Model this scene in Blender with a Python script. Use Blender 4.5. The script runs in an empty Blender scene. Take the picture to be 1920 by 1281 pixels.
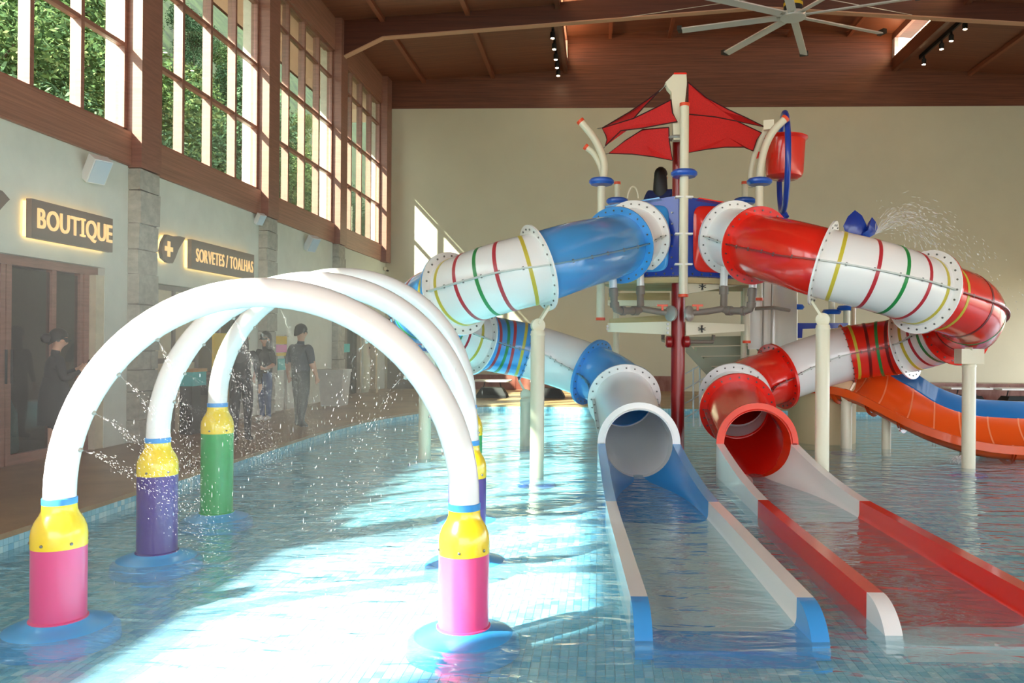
import bpy, bmesh, math, random
from mathutils import Vector, Matrix
from mathutils.geometry import tessellate_polygon
random.seed(7)
V = Vector
sc = bpy.context.scene
col = sc.collection
PI = math.pi

# ------------------------------------------------------------------ camera, world, sun, exposure
YAW, FPX, CX, CY, ROLL, PITCH = math.radians(2.4), 1480.0, 1060.0, 640.5, .0075, 2 / 1480
CAM = V((0, 0, 1.63))
fh = V((-math.sin(YAW), math.cos(YAW), 0)); rh = V((math.cos(YAW), math.sin(YAW), 0)); up = V((0, 0, 1))
cf = fh * math.cos(PITCH) + up * math.sin(PITCH); cu0 = up * math.cos(PITCH) - fh * math.sin(PITCH)
cr = rh * math.cos(ROLL) + cu0 * math.sin(ROLL); cu = cu0 * math.cos(ROLL) - rh * math.sin(ROLL)
cam = bpy.data.objects.new('camera', bpy.data.cameras.new('camera'))
cam.data.sensor_width = 36; cam.data.lens = FPX / 1920 * 36
cam.data.shift_x = -(CX - 960) / 1920
cam.data.clip_end = 500
cam.matrix_world = Matrix(((cr.x, cu.x, -cf.x, CAM.x), (cr.y, cu.y, -cf.y, CAM.y), (cr.z, cu.z, -cf.z, CAM.z), (0, 0, 0, 1)))
col.objects.link(cam); sc.camera = cam

SUN_DIR = V((1.12, 1.0, -1.2)).normalized()
w = bpy.data.worlds.new('sky'); sc.world = w; w.use_nodes = True
nt = w.node_tree; bg = nt.nodes['Background']
sky = nt.nodes.new('ShaderNodeTexSky'); sky.sky_type = 'HOSEK_WILKIE'
sky.sun_direction = (-SUN_DIR.x, -SUN_DIR.y, -SUN_DIR.z); sky.turbidity = 4.0; sky.ground_albedo = .4
mixw = nt.nodes.new('ShaderNodeMix'); mixw.data_type = 'RGBA'; mixw.inputs[0].default_value = .55
mixw.inputs[7].default_value = (.9, .97, 1.0, 1)
nt.links.new(sky.outputs[0], mixw.inputs[6]); nt.links.new(mixw.outputs[2], bg.inputs[0])
bg.inputs[1].default_value = 2.4
sun = bpy.data.objects.new('sun', bpy.data.lights.new('sun', 'SUN'))
sun.data.energy = 8.5; sun.data.angle = math.radians(.9); sun.data.color = (1, .94, .84)
sun.rotation_euler = SUN_DIR.to_track_quat('-Z', 'Y').to_euler(); sun.location = (-10, -20, 15)
col.objects.link(sun)
sc.view_settings.view_transform = 'Standard'; sc.view_settings.look = 'None'
sc.view_settings.gamma = 1; sc.view_settings.use_curve_mapping = False
sc.view_settings.exposure = 2.15
sc.cycles.use_denoising = True; sc.cycles.use_adaptive_sampling = True; sc.cycles.adaptive_threshold = .02
sc.cycles.max_bounces = 8; sc.cycles.diffuse_bounces = 5; sc.cycles.glossy_bounces = 4
sc.cycles.transmission_bounces = 8; sc.cycles.transparent_max_bounces = 24
sc.cycles.sample_clamp_indirect = 8.0
sc.cycles.caustics_reflective = False; sc.cycles.caustics_refractive = False

# ------------------------------------------------------------------ pixel -> place helpers (1920 x 1281 frame)
def ray(x, y): return cf + cr * ((x - CX) / FPX) - cu * ((y - CY) / FPX)
def at(x, y, Z): return CAM + ray(x, y) * Z
def on(x, y, ax, v):
    d = ray(x, y); return CAM + d * ((v - CAM[ax]) / d[ax])
def cc(X, Z, z): p = rh * X + fh * Z; return V((p.x, p.y, z))       # sideways, forward, height

# ------------------------------------------------------------------ materials
def lin(c):
    return tuple(((v / 255) / 12.92 if v / 255 <= .04045 else ((v / 255 + .055) / 1.055) ** 2.4) for v in c) + (1,)
MATS = {}
def pm(name, c, rough=.5, metal=0, coat=0, emit=0, noise=None, bump=0, spec=.5, alpha=1, trans=0):
    """Principled; noise=(scale xyz, amount) varies the colour, bump adds fine relief."""
    m = bpy.data.materials.new(name); m.use_nodes = True; MATS[name] = m
    nt = m.node_tree; b = nt.nodes['Principled BSDF']; rgb = lin(c)
    b.inputs['Base Color'].default_value = rgb; b.inputs['Roughness'].default_value = rough
    b.inputs['Metallic'].default_value = metal; b.inputs['Coat Weight'].default_value = coat; b.inputs['Coat Roughness'].default_value = .08
    b.inputs['Specular IOR Level'].default_value = spec; b.inputs['Alpha'].default_value = alpha
    b.inputs['Transmission Weight'].default_value = trans
    if emit: b.inputs['Emission Color'].default_value = rgb; b.inputs['Emission Strength'].default_value = emit
    if noise:
        (sx, sy, sz), amt = noise[:2]
        tc = nt.nodes.new('ShaderNodeTexCoord'); mp = nt.nodes.new('ShaderNodeMapping'); mp.inputs['Scale'].default_value = (sx, sy, sz)
        nz = nt.nodes.new('ShaderNodeTexNoise'); nz.inputs['Scale'].default_value = 1; nz.inputs['Detail'].default_value = 6; nz.inputs['Roughness'].default_value = .65
        hs = nt.nodes.new('ShaderNodeMix'); hs.data_type = 'RGBA'; hs.inputs[6].default_value = rgb
        dk = noise[2] if len(noise) > 2 else tuple(v * (1 - amt) for v in c)
        hs.inputs[7].default_value = lin(dk)
        rp = nt.nodes.new('ShaderNodeMapRange'); rp.inputs[1].default_value = .35; rp.inputs[2].default_value = .68
        nt.links.new(tc.outputs['Object'], mp.inputs[0]); nt.links.new(mp.outputs[0], nz.inputs['Vector'])
        nt.links.new(nz.outputs[0], rp.inputs[0]); nt.links.new(rp.outputs[0], hs.inputs[0]); nt.links.new(hs.outputs[2], b.inputs['Base Color'])
        if bump:
            bp = nt.nodes.new('ShaderNodeBump'); bp.inputs['Strength'].default_value = bump; bp.inputs['Distance'].default_value = .01
            nt.links.new(nz.outputs[0], bp.inputs['Height']); nt.links.new(bp.outputs[0], b.inputs['Normal'])
    return m
def vary(name, cols, rough=.3, src='Object', spec=.5):
    """A colour picked per object ('Object') or per loose piece of a mesh ('Island')."""
    m = bpy.data.materials.new(name); m.use_nodes = True; MATS[name] = m
    nt = m.node_tree; b = nt.nodes['Principled BSDF']; b.inputs['Roughness'].default_value = rough; b.inputs['Specular IOR Level'].default_value = spec
    rp = nt.nodes.new('ShaderNodeValToRGB'); rp.color_ramp.interpolation = 'CONSTANT'
    while len(rp.color_ramp.elements) < len(cols): rp.color_ramp.elements.new(.5)
    for i, c in enumerate(cols):
        rp.color_ramp.elements[i].position = i / len(cols); rp.color_ramp.elements[i].color = lin(c)
    if src == 'Object': s = nt.nodes.new('ShaderNodeObjectInfo').outputs['Random']
    else: s = nt.nodes.new('ShaderNodeNewGeometry').outputs['Random Per Island']
    nt.links.new(s, rp.inputs[0]); nt.links.new(rp.outputs[0], b.inputs['Base Color'])
    return m
def thin(name, tint, gloss_rough, ior, bump=None, body=None):
    """Clear sheet or water surface: Fresnel mirror over a tinted see-through (and a little cloudy) body."""
    m = bpy.data.materials.new(name); m.use_nodes = True; MATS[name] = m
    nt = m.node_tree; nt.nodes.remove(nt.nodes['Principled BSDF']); out = nt.nodes['Material Output']
    tr = nt.nodes.new('ShaderNodeBsdfTransparent'); tr.inputs[0].default_value = lin(tint)
    gl = nt.nodes.new('ShaderNodeBsdfGlossy'); gl.inputs['Roughness'].default_value = gloss_rough; gl.inputs[0].default_value = (1, 1, 1, 1)
    fr = nt.nodes.new('ShaderNodeLayerWeight'); fr.inputs[0].default_value = .5; f0 = ((ior - 1) / (ior + 1)) ** 2
    pw = nt.nodes.new('ShaderNodeMath'); pw.operation = 'POWER'; pw.inputs[1].default_value = 5; nt.links.new(fr.outputs['Facing'], pw.inputs[0])
    ma = nt.nodes.new('ShaderNodeMath'); ma.operation = 'MULTIPLY_ADD'; ma.inputs[1].default_value = 1 - f0; ma.inputs[2].default_value = f0; nt.links.new(pw.outputs[0], ma.inputs[0])
    mx = nt.nodes.new('ShaderNodeMixShader')
    lower = tr.outputs[0]
    if body:
        df = nt.nodes.new('ShaderNodeBsdfDiffuse'); df.inputs[0].default_value = lin(body[0])
        m2 = nt.nodes.new('ShaderNodeMixShader'); m2.inputs[0].default_value = body[1]
        nt.links.new(tr.outputs[0], m2.inputs[1]); nt.links.new(df.outputs[0], m2.inputs[2]); lower = m2.outputs[0]
    nt.links.new(ma.outputs[0], mx.inputs[0]); nt.links.new(lower, mx.inputs[1]); nt.links.new(gl.outputs[0], mx.inputs[2]); nt.links.new(mx.outputs[0], out.inputs[0])
    if bump:
        tc = nt.nodes.new('ShaderNodeTexCoord'); last = None
        for sx, sy, st in bump:
            mp = nt.nodes.new('ShaderNodeMapping'); mp.inputs['Scale'].default_value = (sx, sy, 1); nz = nt.nodes.new('ShaderNodeTexNoise')
            nz.inputs['Scale'].default_value = 1; nz.inputs['Detail'].default_value = 2; nz.inputs['Distortion'].default_value = .6
            bp = nt.nodes.new('ShaderNodeBump'); bp.inputs['Strength'].default_value = 1; bp.inputs['Distance'].default_value = st
            nt.links.new(tc.outputs['Object'], mp.inputs[0]); nt.links.new(mp.outputs[0], nz.inputs['Vector']); nt.links.new(nz.outputs[0], bp.inputs['Height'])
            if last: nt.links.new(last.outputs[0], bp.inputs['Normal'])
            last = bp
        nt.links.new(last.outputs[0], fr.inputs['Normal']); nt.links.new(last.outputs[0], gl.inputs['Normal'])
    return m

pm('wall', (208, 201, 176), .8, noise=((1.2, 1.2, 1.2), .02)); pm('wall_l', (220, 225, 214), .8, noise=((2, 2, 2), .05))
pm('clad_h', (128, 76, 54), .45, noise=((.7, .7, 42), .34), bump=.25)                # fine horizontal boards on upright faces
pm('clad_c', (138, 84, 62), .5, noise=((.5, 30, 3), .25), bump=.2)                   # ceiling boards
pm('clad_w', (174, 124, 104), .45, noise=((.7, .7, 42), .2), bump=.2); pm('frame', (158, 110, 94), .45, noise=((3, 3, 30), .15)); pm('beam', (94, 50, 36), .5, noise=((.6, 8, 20), .25))
pm('flange_lit', (196, 150, 122), .5); pm('soffit', (226, 186, 172), .7); pm('purlin', (140, 80, 56), .5)
pm('stone', (182, 180, 168), .85, noise=((7, 7, 10), .16), bump=.5); pm('mortar', (120, 116, 106), .9)
pm('ext_stone', (236, 230, 216), .85, noise=((4, 4, 6), .12), bump=.4)
pm('deck', (176, 148, 108), .35, noise=((.9, .9, .9), .3, (138, 110, 76)), bump=.1); pm('coping', (220, 208, 180), .5, noise=((3, 3, 3), .1))
pm('marble', (120, 62, 50), .3, noise=((3, 3, 1.2), .4, (160, 112, 98)))
pm('grout', (196, 220, 222), .7); pm('pool_wall', (90, 165, 190), .4)
TILE = [(144, 210, 230), (162, 218, 235), (180, 227, 237), (130, 200, 226), (202, 236, 241), (152, 213, 228), (168, 221, 234)]
vary('tile', TILE, .25, 'Object'); vary('tile_many', TILE, .25, 'Island')
pm('blue', (66, 160, 232), .22, coat=.5); pm('white', (244, 244, 242), .25, coat=.4); pm('red', (236, 42, 28), .22, coat=.5)
pm('s_yel', (206, 190, 60), .3); pm('s_red', (188, 44, 56), .3); pm('s_grn', (40, 142, 70), .3); pm('s_dred', (120, 20, 20), .3)
pm('navy', (24, 62, 168), .3, coat=.3); pm('disc', (30, 92, 196), .3, coat=.3); pm('cream', (228, 222, 196), .4, coat=.15)
pm('dkred', (146, 24, 26), .35, coat=.3); pm('cap', (238, 82, 44), .4); pm('bolt', (120, 120, 118), .35, metal=.9); pm('seam', (150, 150, 140), .4, metal=.4)
pm('pipe', (132, 122, 112), .45); pm('valve', (170, 168, 160), .3, metal=.3); pm('tan', (206, 184, 134), .55, noise=((2, 2, 12), .1))
pm('sail', (216, 30, 28), .75, noise=((60, 60, 60), .12)); pm('black', (22, 22, 24), .6); pm('rope', (60, 20, 22), .8)
pm('pink', (226, 72, 132), .3, coat=.3); pm('purple', (74, 54, 134), .3, coat=.3); pm('green', (24, 164, 82), .3, coat=.3); pm('yellow', (250, 214, 36), .25, coat=.5)
pm('band', (62, 152, 222), .3); pm('skirt', (60, 170, 238), .35, coat=.3)
pm('orange', (232, 88, 26), .25, coat=.5); pm('orange_seam', (240, 140, 90), .4); pm('beige', (206, 186, 144), .6); pm('oblue', (32, 116, 186), .25, coat=.4)
pm('sign', (112, 96, 82), .5); pm('glow', (255, 206, 110), .5, emit=.9); pm('letter', (246, 200, 132), .5, emit=.16)
pm('metal_w', (226, 228, 230), .35, metal=.2); pm('alu', (206, 208, 208), .4, metal=.5); pm('dark', (40, 36, 34), .6); pm('lamp', (255, 226, 180), .5, emit=14); pm('clip', (232, 230, 220), .4)
pm('speaker', (222, 226, 228), .5); pm('grille', (190, 208, 222), .6); pm('shopdark', (128, 120, 108), .8); pm('shelf', (206, 160, 106), .5, noise=((2, 2, 20), .15))
pm('bin', (212, 214, 210), .6, noise=((6, 6, 6), .08)); pm('skin', (206, 158, 130), .55); pm('hair', (22, 18, 18), .5); pm('shirt', (74, 80, 92), .8); pm('trous', (52, 58, 64), .85)
pm('blackcloth', (26, 26, 30), .85); pm('jeans', (58, 84, 132), .85); pm('navycloth', (24, 36, 88), .8); pm('shoe', (30, 28, 28), .6); pm('shoe_w', (220, 220, 216), .6); pm('phone', (16, 16, 18), .2)
pm('turq', (70, 190, 190), .7); pm('pinkc', (238, 150, 200), .7); pm('yelc', (226, 190, 50), .7); pm('leafpot', (60, 60, 56), .7); pm('blue_soft', (120, 170, 190), .6)
pm('bark', (96, 78, 60), .9, noise=((8, 8, 3), .4)); pm('hill', (84, 92, 50), .95, noise=((.5, .5, .5), .5)); pm('ground', (150, 146, 130), .95)
LEAF = [(84, 104, 58), (66, 88, 50), (104, 122, 72), (56, 76, 44), (122, 132, 84), (78, 100, 62)]
vary('leaf_a', LEAF, .85, 'Island', .15); vary('leaf_b', [(110, 122, 66), (128, 132, 78), (90, 108, 56), (142, 138, 88)], .85, 'Island', .15); vary('leaf_c', [(58, 80, 54), (70, 94, 66), (48, 70, 46), (92, 114, 84)], .85, 'Island', .15)
thin('glass', (236, 244, 238), .01, 1.45); thin('shop_glass', (214, 214, 206), .02, 1.5); thin('clear', (236, 238, 236), .08, 1.6, body=((255, 255, 252), .8))
thin('water', (232, 250, 253), .04, 1.33, bump=[(2.2, 5.0, .042), (7, 14, .008)], body=((158, 224, 246), .22))
thin('spray', (255, 255, 255), .2, 1.3, body=((255, 255, 255), .55))
pm('seam_b', (98, 150, 176), .4); pm('seam_r', (150, 52, 44), .4); pm('seam_w', (196, 202, 196), .4); pm('stair', (158, 162, 140), .5); pm('led', (255, 214, 160), .5, emit=18); pm('red_lit', (236, 62, 24), .3, coat=.3)

# ------------------------------------------------------------------ mesh builder
class MB:
    def __init__(s): s.v = []; s.f = []
    def add(s, vs, fs):
        n = len(s.v); s.v += [V(p) for p in vs]; s.f += [tuple(i + n for i in f) for f in fs]; return s
    def hexa(s, p): return s.add(p, [(3, 2, 1, 0), (4, 5, 6, 7), (0, 1, 5, 4), (1, 2, 6, 5), (2, 3, 7, 6), (3, 0, 4, 7)])
    def box(s, a, b):
        (x0, y0, z0), (x1, y1, z1) = a, b
        x0, x1 = min(x0, x1), max(x0, x1); y0, y1 = min(y0, y1), max(y0, y1); z0, z1 = min(z0, z1), max(z0, z1)
        return s.hexa([(x0, y0, z0), (x1, y0, z0), (x1, y1, z0), (x0, y1, z0), (x0, y0, z1), (x1, y0, z1), (x1, y1, z1), (x0, y1, z1)])
    def obox(s, c, a, b, d):            # centre and three half-axis vectors
        c = V(c); a = V(a); b = V(b); d = V(d)
        return s.hexa([c - a - b - d, c + a - b - d, c + a + b - d, c - a + b - d, c - a - b + d, c + a - b + d, c + a + b + d, c - a + b + d])
    def bar(s, p, q, w, h, upv=(0, 0, 1)):
        p = V(p); q = V(q); t = q - p; sd = t.cross(V(upv)).normalized() * (w / 2); u = sd.cross(t).normalized() * (h / 2)
        return s.obox((p + q) / 2, t / 2, sd, u)
    def loft(s, rings, closed=True, caps=False):
        n = len(rings[0]); k = len(s.v)
        for r in rings: s.v += [V(p) for p in r]
        for i in range(len(rings) - 1):
            for j in range(n if closed else n - 1):
                a = k + i * n + j; b = k + i * n + (j + 1) % n; s.f.append((a, b, b + n, a + n))
        if caps:
            s.f.append(tuple(k + j for j in reversed(range(n)))); s.f.append(tuple(k + (len(rings) - 1) * n + j for j in range(n)))
        return s
    def tube(s, pts, r, n=12, caps=True, upv=None):
        pts = [V(p) for p in pts]; rings = []; m = len(pts); nrm = None
        for i, p in enumerate(pts):
            t = (pts[min(i + 1, m - 1)] - pts[max(i - 1, 0)]).normalized()
            if nrm is None:
                a = V(upv) if upv else (V((0, 0, 1)) if abs(t.z) < .9 else V((0, 1, 0)))
                nrm = (a - t * a.dot(t)).normalized()
            else: nrm = (nrm - t * nrm.dot(t)).normalized()
            bn = t.cross(nrm); rr = r[i] if isinstance(r, (list, tuple)) else r
            rings.append([p + (nrm * math.cos(2 * PI * j / n) + bn * math.sin(2 * PI * j / n)) * rr for j in range(n)])
        return s.loft(rings, True, caps)
    def lathe(s, prof, c=(0, 0, 0), n=24, axis=(0, 0, 1), caps=True):
        c = V(c); ax = V(axis).normalized(); a = V((1, 0, 0)) if abs(ax.x) < .9 else V((0, 1, 0)); a = (a - ax * a.dot(ax)).normalized(); b = ax.cross(a)
        return s.loft([[c + ax * z + (a * math.cos(2 * PI * j / n) + b * math.sin(2 * PI * j / n)) * r for j in range(n)] for r, z in prof], True, caps)
    def prism(s, poly, off):            # closed outline of points, swept by off
        n = len(poly); k = len(s.v); off = V(off)
        s.v += [V(p) for p in poly] + [V(p) + off for p in poly]
        s.f.append(tuple(k + i for i in reversed(range(n)))); s.f.append(tuple(k + n + i for i in range(n)))
        for i in range(n): j = (i + 1) % n; s.f.append((k + i, k + j, k + n + j, k + n + i))
        return s
    def mesh(s, name, mat, smooth=35):
        me = bpy.data.meshes.new(name); me.from_pydata([tuple(p) for p in s.v], [], s.f)
        me.materials.append(MATS[mat] if isinstance(mat, str) else mat)
        bm = bmesh.new(); bm.from_mesh(me); bmesh.ops.recalc_face_normals(bm, faces=bm.faces); bm.to_mesh(me); bm.free()
        if smooth:
            me.shade_smooth(); me.set_sharp_from_angle(angle=math.radians(smooth))
        me.update(); return me
    def build(s, name, mat, parent=None, smooth=35):
        return link(bpy.data.objects.new(name, s.mesh(name, mat, smooth)), parent)
def link(o, parent=None):
    col.objects.link(o)
    if parent is not None:
        o.parent = parent; o.matrix_parent_inverse = Matrix.Translation(-wloc(parent))
    return o
def wloc(o):
    return V(o.location) if o.parent is None else V((0, 0, 0)) if o.type == 'MESH' and tuple(o.location) == (0, 0, 0) else V(o.location)
def tag(o, label=None, cat=None, group=None, kind=None):
    if label: o['label'] = label
    if cat: o['category'] = cat
    if group: o['group'] = group
    if kind: o['kind'] = kind
    return o
def thing(name, loc, label, cat, group=None, kind=None):
    o = bpy.data.objects.new(name, None); o.location = loc; o.empty_display_size = .1; col.objects.link(o)
    return tag(o, label, cat, group, kind)
def inst(name, me, loc, parent=None):   # shared mesh data at a world place
    o = bpy.data.objects.new(name, me); o.location = loc; return link(o, parent)
def boxm(name, a, b, mat, parent=None, smooth=0): return MB().box(a, b).build(name, mat, parent, smooth)
def catmull(P, n=8):
    P = [V(p) for p in P]; Q = [2 * P[0] - P[1]] + P + [2 * P[-1] - P[-2]]; out = []
    for i in range(1, len(Q) - 2):
        a, b, c, d = Q[i - 1:i + 3]
        for k in range(n):
            t = k / n; out.append(.5 * ((2 * b) + (c - a) * t + (2 * a - 5 * b + 4 * c - d) * t * t + (3 * b - a - 3 * c + d) * t ** 3))
    out.append(P[-1]); return out

# ------------------------------------------------------------------ setting: deck, pool, walls
XL, YB, XR, YF = -6.8, 24.9, 14.8, -19.3
ZD, ZB, ZS, ZT, ZE = .13, 4.13, 4.62, 9.04, 9.88      # deck, beam underside, sill, window head, eave ceiling
SLOPE = .063; LX0, LX1, RIDGE = -1.1, 9.1, 4.0
def zroof(x): return ZE + SLOPE * (min(x, 2 * RIDGE - x) - XL)
PF = -.1                                             # pool floor
edge = [(-4.52, 2.3), (-4.52, 12.6)] + [(-4.52 + .06, 13.5), (-4.27, 15.0), (-3.85, 16.4), (-3.4, 17.5), (-2.85, 18.35), (-2.2, 18.62), (-.2, 18.65), (4, 18.4), (8.05, 18.0), (9.35, 17.75), (13.2, 17.0), (13.2, 2.3)]
edge = [(p.x, p.y) for p in catmull([(x, y, 0) for x, y in edge[1:-1]], 3)]
edge = [(-4.52, 2.3)] + edge + [(13.2, 2.3)]
def flat(outer, hole, z):
    polys = [[V((x, y, 0)) for x, y in outer]] + ([[V((x, y, 0)) for x, y in hole]] if hole else [])
    vs = [p for q in polys for p in q]; mb = MB(); mb.add([(p.x, p.y, z) for p in vs], [tuple(t) for t in tessellate_polygon(polys)]); return mb
fl = flat([(-12, YF - 6), (XR + 4, YF - 6), (XR + 4, YB + 2), (-12, YB + 2)], edge, ZD).build('floor', 'deck', None, 0); tag(fl, kind='structure')
n = len(edge)
cop = MB()
for k in range(n):                                    # pale coping along the far and side edges
    a, b = V((*edge[k], 0)), V((*edge[(k + 1) % n], 0)); t = (b - a).normalized(); o = V((-t.y, t.x, 0)) * .22
    if k == n - 1: continue
    cop.hexa([a + V((0, 0, ZD - .03)), b + V((0, 0, ZD - .03)), b + o + V((0, 0, ZD - .03)), a + o + V((0, 0, ZD - .03)), a + V((0, 0, ZD + .012)), b + V((0, 0, ZD + .012)), b + o + V((0, 0, ZD + .012)), a + o + V((0, 0, ZD + .012))])
tag(cop.build('trim_1', 'deck', None, 0), kind='structure')
pool = thing('pool_basin', (4, 10, PF), None, None, kind='structure')
bs = MB()
for k in range(n):
    a, b = edge[k], edge[(k + 1) % n]
    bs.add([(*a, PF - .02), (*b, PF - .02), (*b, ZD - .03), (*a, ZD - .03)], [(0, 1, 2, 3)])
bs.build('pool_wall', 'pool_wall', pool, 0)
# far pool floor: same mosaic as a material, near floor: real tiles
TW, TL, GAP = .05, .085, .004
def mosaic():
    m = bpy.data.materials.new('mosaic'); m.use_nodes = True; MATS['mosaic'] = m; nt = m.node_tree; b = nt.nodes['Principled BSDF']; b.inputs['Roughness'].default_value = .3
    tc = nt.nodes.new('ShaderNodeTexCoord'); br = nt.nodes.new('ShaderNodeTexBrick'); br.offset = 0; br.inputs['Scale'].default_value = 1
    br.inputs['Brick Width'].default_value = TW; br.inputs['Row Height'].default_value = TL; br.inputs['Mortar Size'].default_value = GAP / 2; br.inputs['Mortar'].default_value = lin((196, 220, 222))
    br.inputs['Color1'].default_value = lin((132, 202, 226)); br.inputs['Color2'].default_value = lin((186, 230, 238))
    nt.links.new(tc.outputs['Object'], br.inputs['Vector']); nt.links.new(br.outputs['Color'], b.inputs['Base Color'])
mosaic()
NX0, NX1, NY0, NY1 = -4.5, 3.6, 2.9, 8.4
flat(edge, None, PF - .008).build('floor_mosaic', 'mosaic', pool, 0)
boxm('grout_bed', (NX0, NY0, PF - .007), (NX1, NY1, PF - .003), 'grout', pool)
tm = MB().box((-TW / 2 + GAP / 2, -TL / 2 + GAP / 2, 0), (TW / 2 - GAP / 2, TL / 2 - GAP / 2, .006)).mesh('tile', 'tile', 0)
many = MB(); cand = []
for i in range(int((NX1 - NX0) / TW)):
    for j in range(int((NY1 - NY0) / TL)):
        x, y = NX0 + (i + .5) * TW, NY0 + (j + .5) * TL
        d = V((x, y, PF)) - CAM; zc = d.dot(cf); px = CX + FPX * d.dot(cr) / zc; py = CY - FPX * d.dot(cu) / zc
        vis = 0 < px < 1920 and py < 1281 and not (px < 215 and py > 1160) and not (1165 < px < 1590 and py < 1252) and not px > 1640
        cand.append(((0 if vis else 1), y, x))
cand.sort()
for k, (nv, y, x) in enumerate(cand):
    if k < 300: inst('tile', tm, (x, y, PF - .004), pool)
    else: many.box((x - TW / 2 + GAP / 2, y - TL / 2 + GAP / 2, PF - .004), (x + TW / 2 - GAP / 2, y + TL / 2 - GAP / 2, PF + .002))
tag(many.build('mosaic_tiles', 'tile_many', pool, 0), kind='stuff')
wt = MB()
for k in range(n - 1):                                # band of tiles round the pool wall
    a, b = V((*edge[k], 0)), V((*edge[k + 1], 0)); L = (b - a).length; m = max(1, round(L / .055)); t = (b - a) / m; nn = V((t.y, -t.x, 0)).normalized() * .006
    if a.x > 11: continue
    for i in range(m):
        for j in range(3):
            p = a + t * i + t * .04; q = a + t * (i + 1) - t * .04; z0 = -.055 + j * .053; z1 = z0 + .049
            wt.hexa([p + V((0, 0, z0)), q + V((0, 0, z0)), q + nn + V((0, 0, z0)), p + nn + V((0, 0, z0)), p + V((0, 0, z1)), q + V((0, 0, z1)), q + nn + V((0, 0, z1)), p + nn + V((0, 0, z1))])
tag(wt.build('waterline_tiles', 'tile_many', pool, 0), kind='stuff')
wat = flat(edge, None, 0).build('pool_water', 'water', None, 0)
tag(wat, 'rippling clear water filling the mosaic tiled pool', 'water', kind='stuff')

# left wall: ground floor with shop openings, beam, columns, tall windows, fascia
COLY = [11.37 + 4.38 * k for k in range(-7, 4)]
OPEN = [(6.9, 10.6, 2.61), (11.85, 14.95, 2.5), (20.62, 22.6, 2.35)]
wl = MB(); y = YF
for a, b, zt in OPEN:
    wl.box((XL - .3, y, ZD), (XL, a, ZB)); wl.box((XL - .3, a, zt), (XL, b, ZB)); y = b
wl.box((XL - .3, y, ZD), (XL, YB + .3, ZB))
wlo = tag(wl.build('wall_left', 'wall_l', None, 0), kind='structure')
boxm('sill_beam', (XL - .25, YF, ZB), (XL + .05, YB, ZS), 'clad_w', wlo)
boxm('fascia', (XL - .25, YF, ZT), (XL + .03, YB, ZE + .3), 'clad_w', wlo)
tag(boxm('trim_2', (-8.66, YF - 2, 9.2), (XL - .2, 27, 9.3), 'soffit'), kind='structure')     # eave soffit outside
tag(boxm('trim_3', (-8.72, YF - 2, 9.18), (-8.66, 27, 10.2), 'beam'), kind='structure')
for ci, cy in enumerate(COLY):
    c = thing('column', (XL + .1, cy, ZD), None, None, kind='structure')
    w2 = .26
    boxm('timber_casing', (XL - .1, cy - w2, ZB - .02), (XL + .2, cy + w2, ZE), 'frame', c)
    boxm('outer_pier', (XL - .34, cy - w2 - .01, ZB), (XL - .1, cy + w2 + .01, 9.2), 'ext_stone', c)
    if 6 < cy < 24:
        boxm('mortar_core', (XL - .02, cy - w2 + .02, ZD), (XL + .14, cy + w2 - .02, ZB - .02), 'mortar', c)
        z = ZD; k = 0
        while z < ZB - .04:
            h = min(random.uniform(.22, .5), ZB - .03 - z)
            if ZB - .03 - z - h < .12: h = ZB - .03 - z
            cut = cy + random.uniform(-.14, .14) if random.random() < .45 else None
            for a, b in ([(cy - w2, cut), (cut, cy + w2)] if cut else [(cy - w2, cy + w2)]):
                p = [random.uniform(-.008, .008) for _ in range(8)]; xo = XL + .17 + random.uniform(-.015, .03); g = .008
                MB().hexa([(XL, a + g, z + g), (xo, a + g + p[0], z + g + p[1]), (xo, b - g + p[2], z + g + p[3]), (XL, b - g, z + g),
                           (XL, a + g, z + h - g), (xo, a + g + p[4], z + h - g + p[5]), (xo, b - g + p[6], z + h - g + p[7]), (XL, b - g, z + h - g)]).build('stone', 'stone', c, 0)
            z += h
ROWS = [ZS, 5.87, 7.12, 8.35, ZT]
win = 0
for k in range(len(COLY) - 1):
    y0, y1 = COLY[k] + .26, COLY[k + 1] - .26; seen = y1 > 6
    win += 1; wn = thing('window_%d' % win, (XL - .1, (y0 + y1) / 2, ZS), None, None, kind='structure')
    fr = MB()
    for a, b in ((y0, y0 + .07), (y1 - .07, y1)): fr.box((XL - .15, a, ZS), (XL - .02, b, ZT))
    fr.box((XL - .15, y0, ZS), (XL - .02, y1, ZS + .05)); fr.box((XL - .15, y0, ZT - .06), (XL - .02, y1, ZT))
    fr.build('window_frame', 'frame', wn, 0)
    pw = (y1 - y0 - .14) / 4
    for i in range(1, 4 if seen else 1): boxm('mullion', (XL - .16, y0 + .07 + pw * i - .035, ZS + .05), (XL - .01, y0 + .07 + pw * i + .035, ZT - .06), 'frame', wn)
    for z in ROWS[1:4] if seen else (): boxm('transom', (XL - .13, y0 + .07, z - .03), (XL - .03, y1 - .07, z + .03), 'frame', wn)
    if seen:
        for r in range(4):
            z0, z1 = ROWS[r] + .04, ROWS[r + 1] - .04
            pme = MB().box((-.004, -pw / 2 + .03, 0), (.004, pw / 2 - .03, z1 - z0)).mesh('pane', 'glass', 0)
            for i in range(4): inst('pane', pme, (XL - .08, y0 + .07 + pw * (i + .5), z0), wn)

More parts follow.
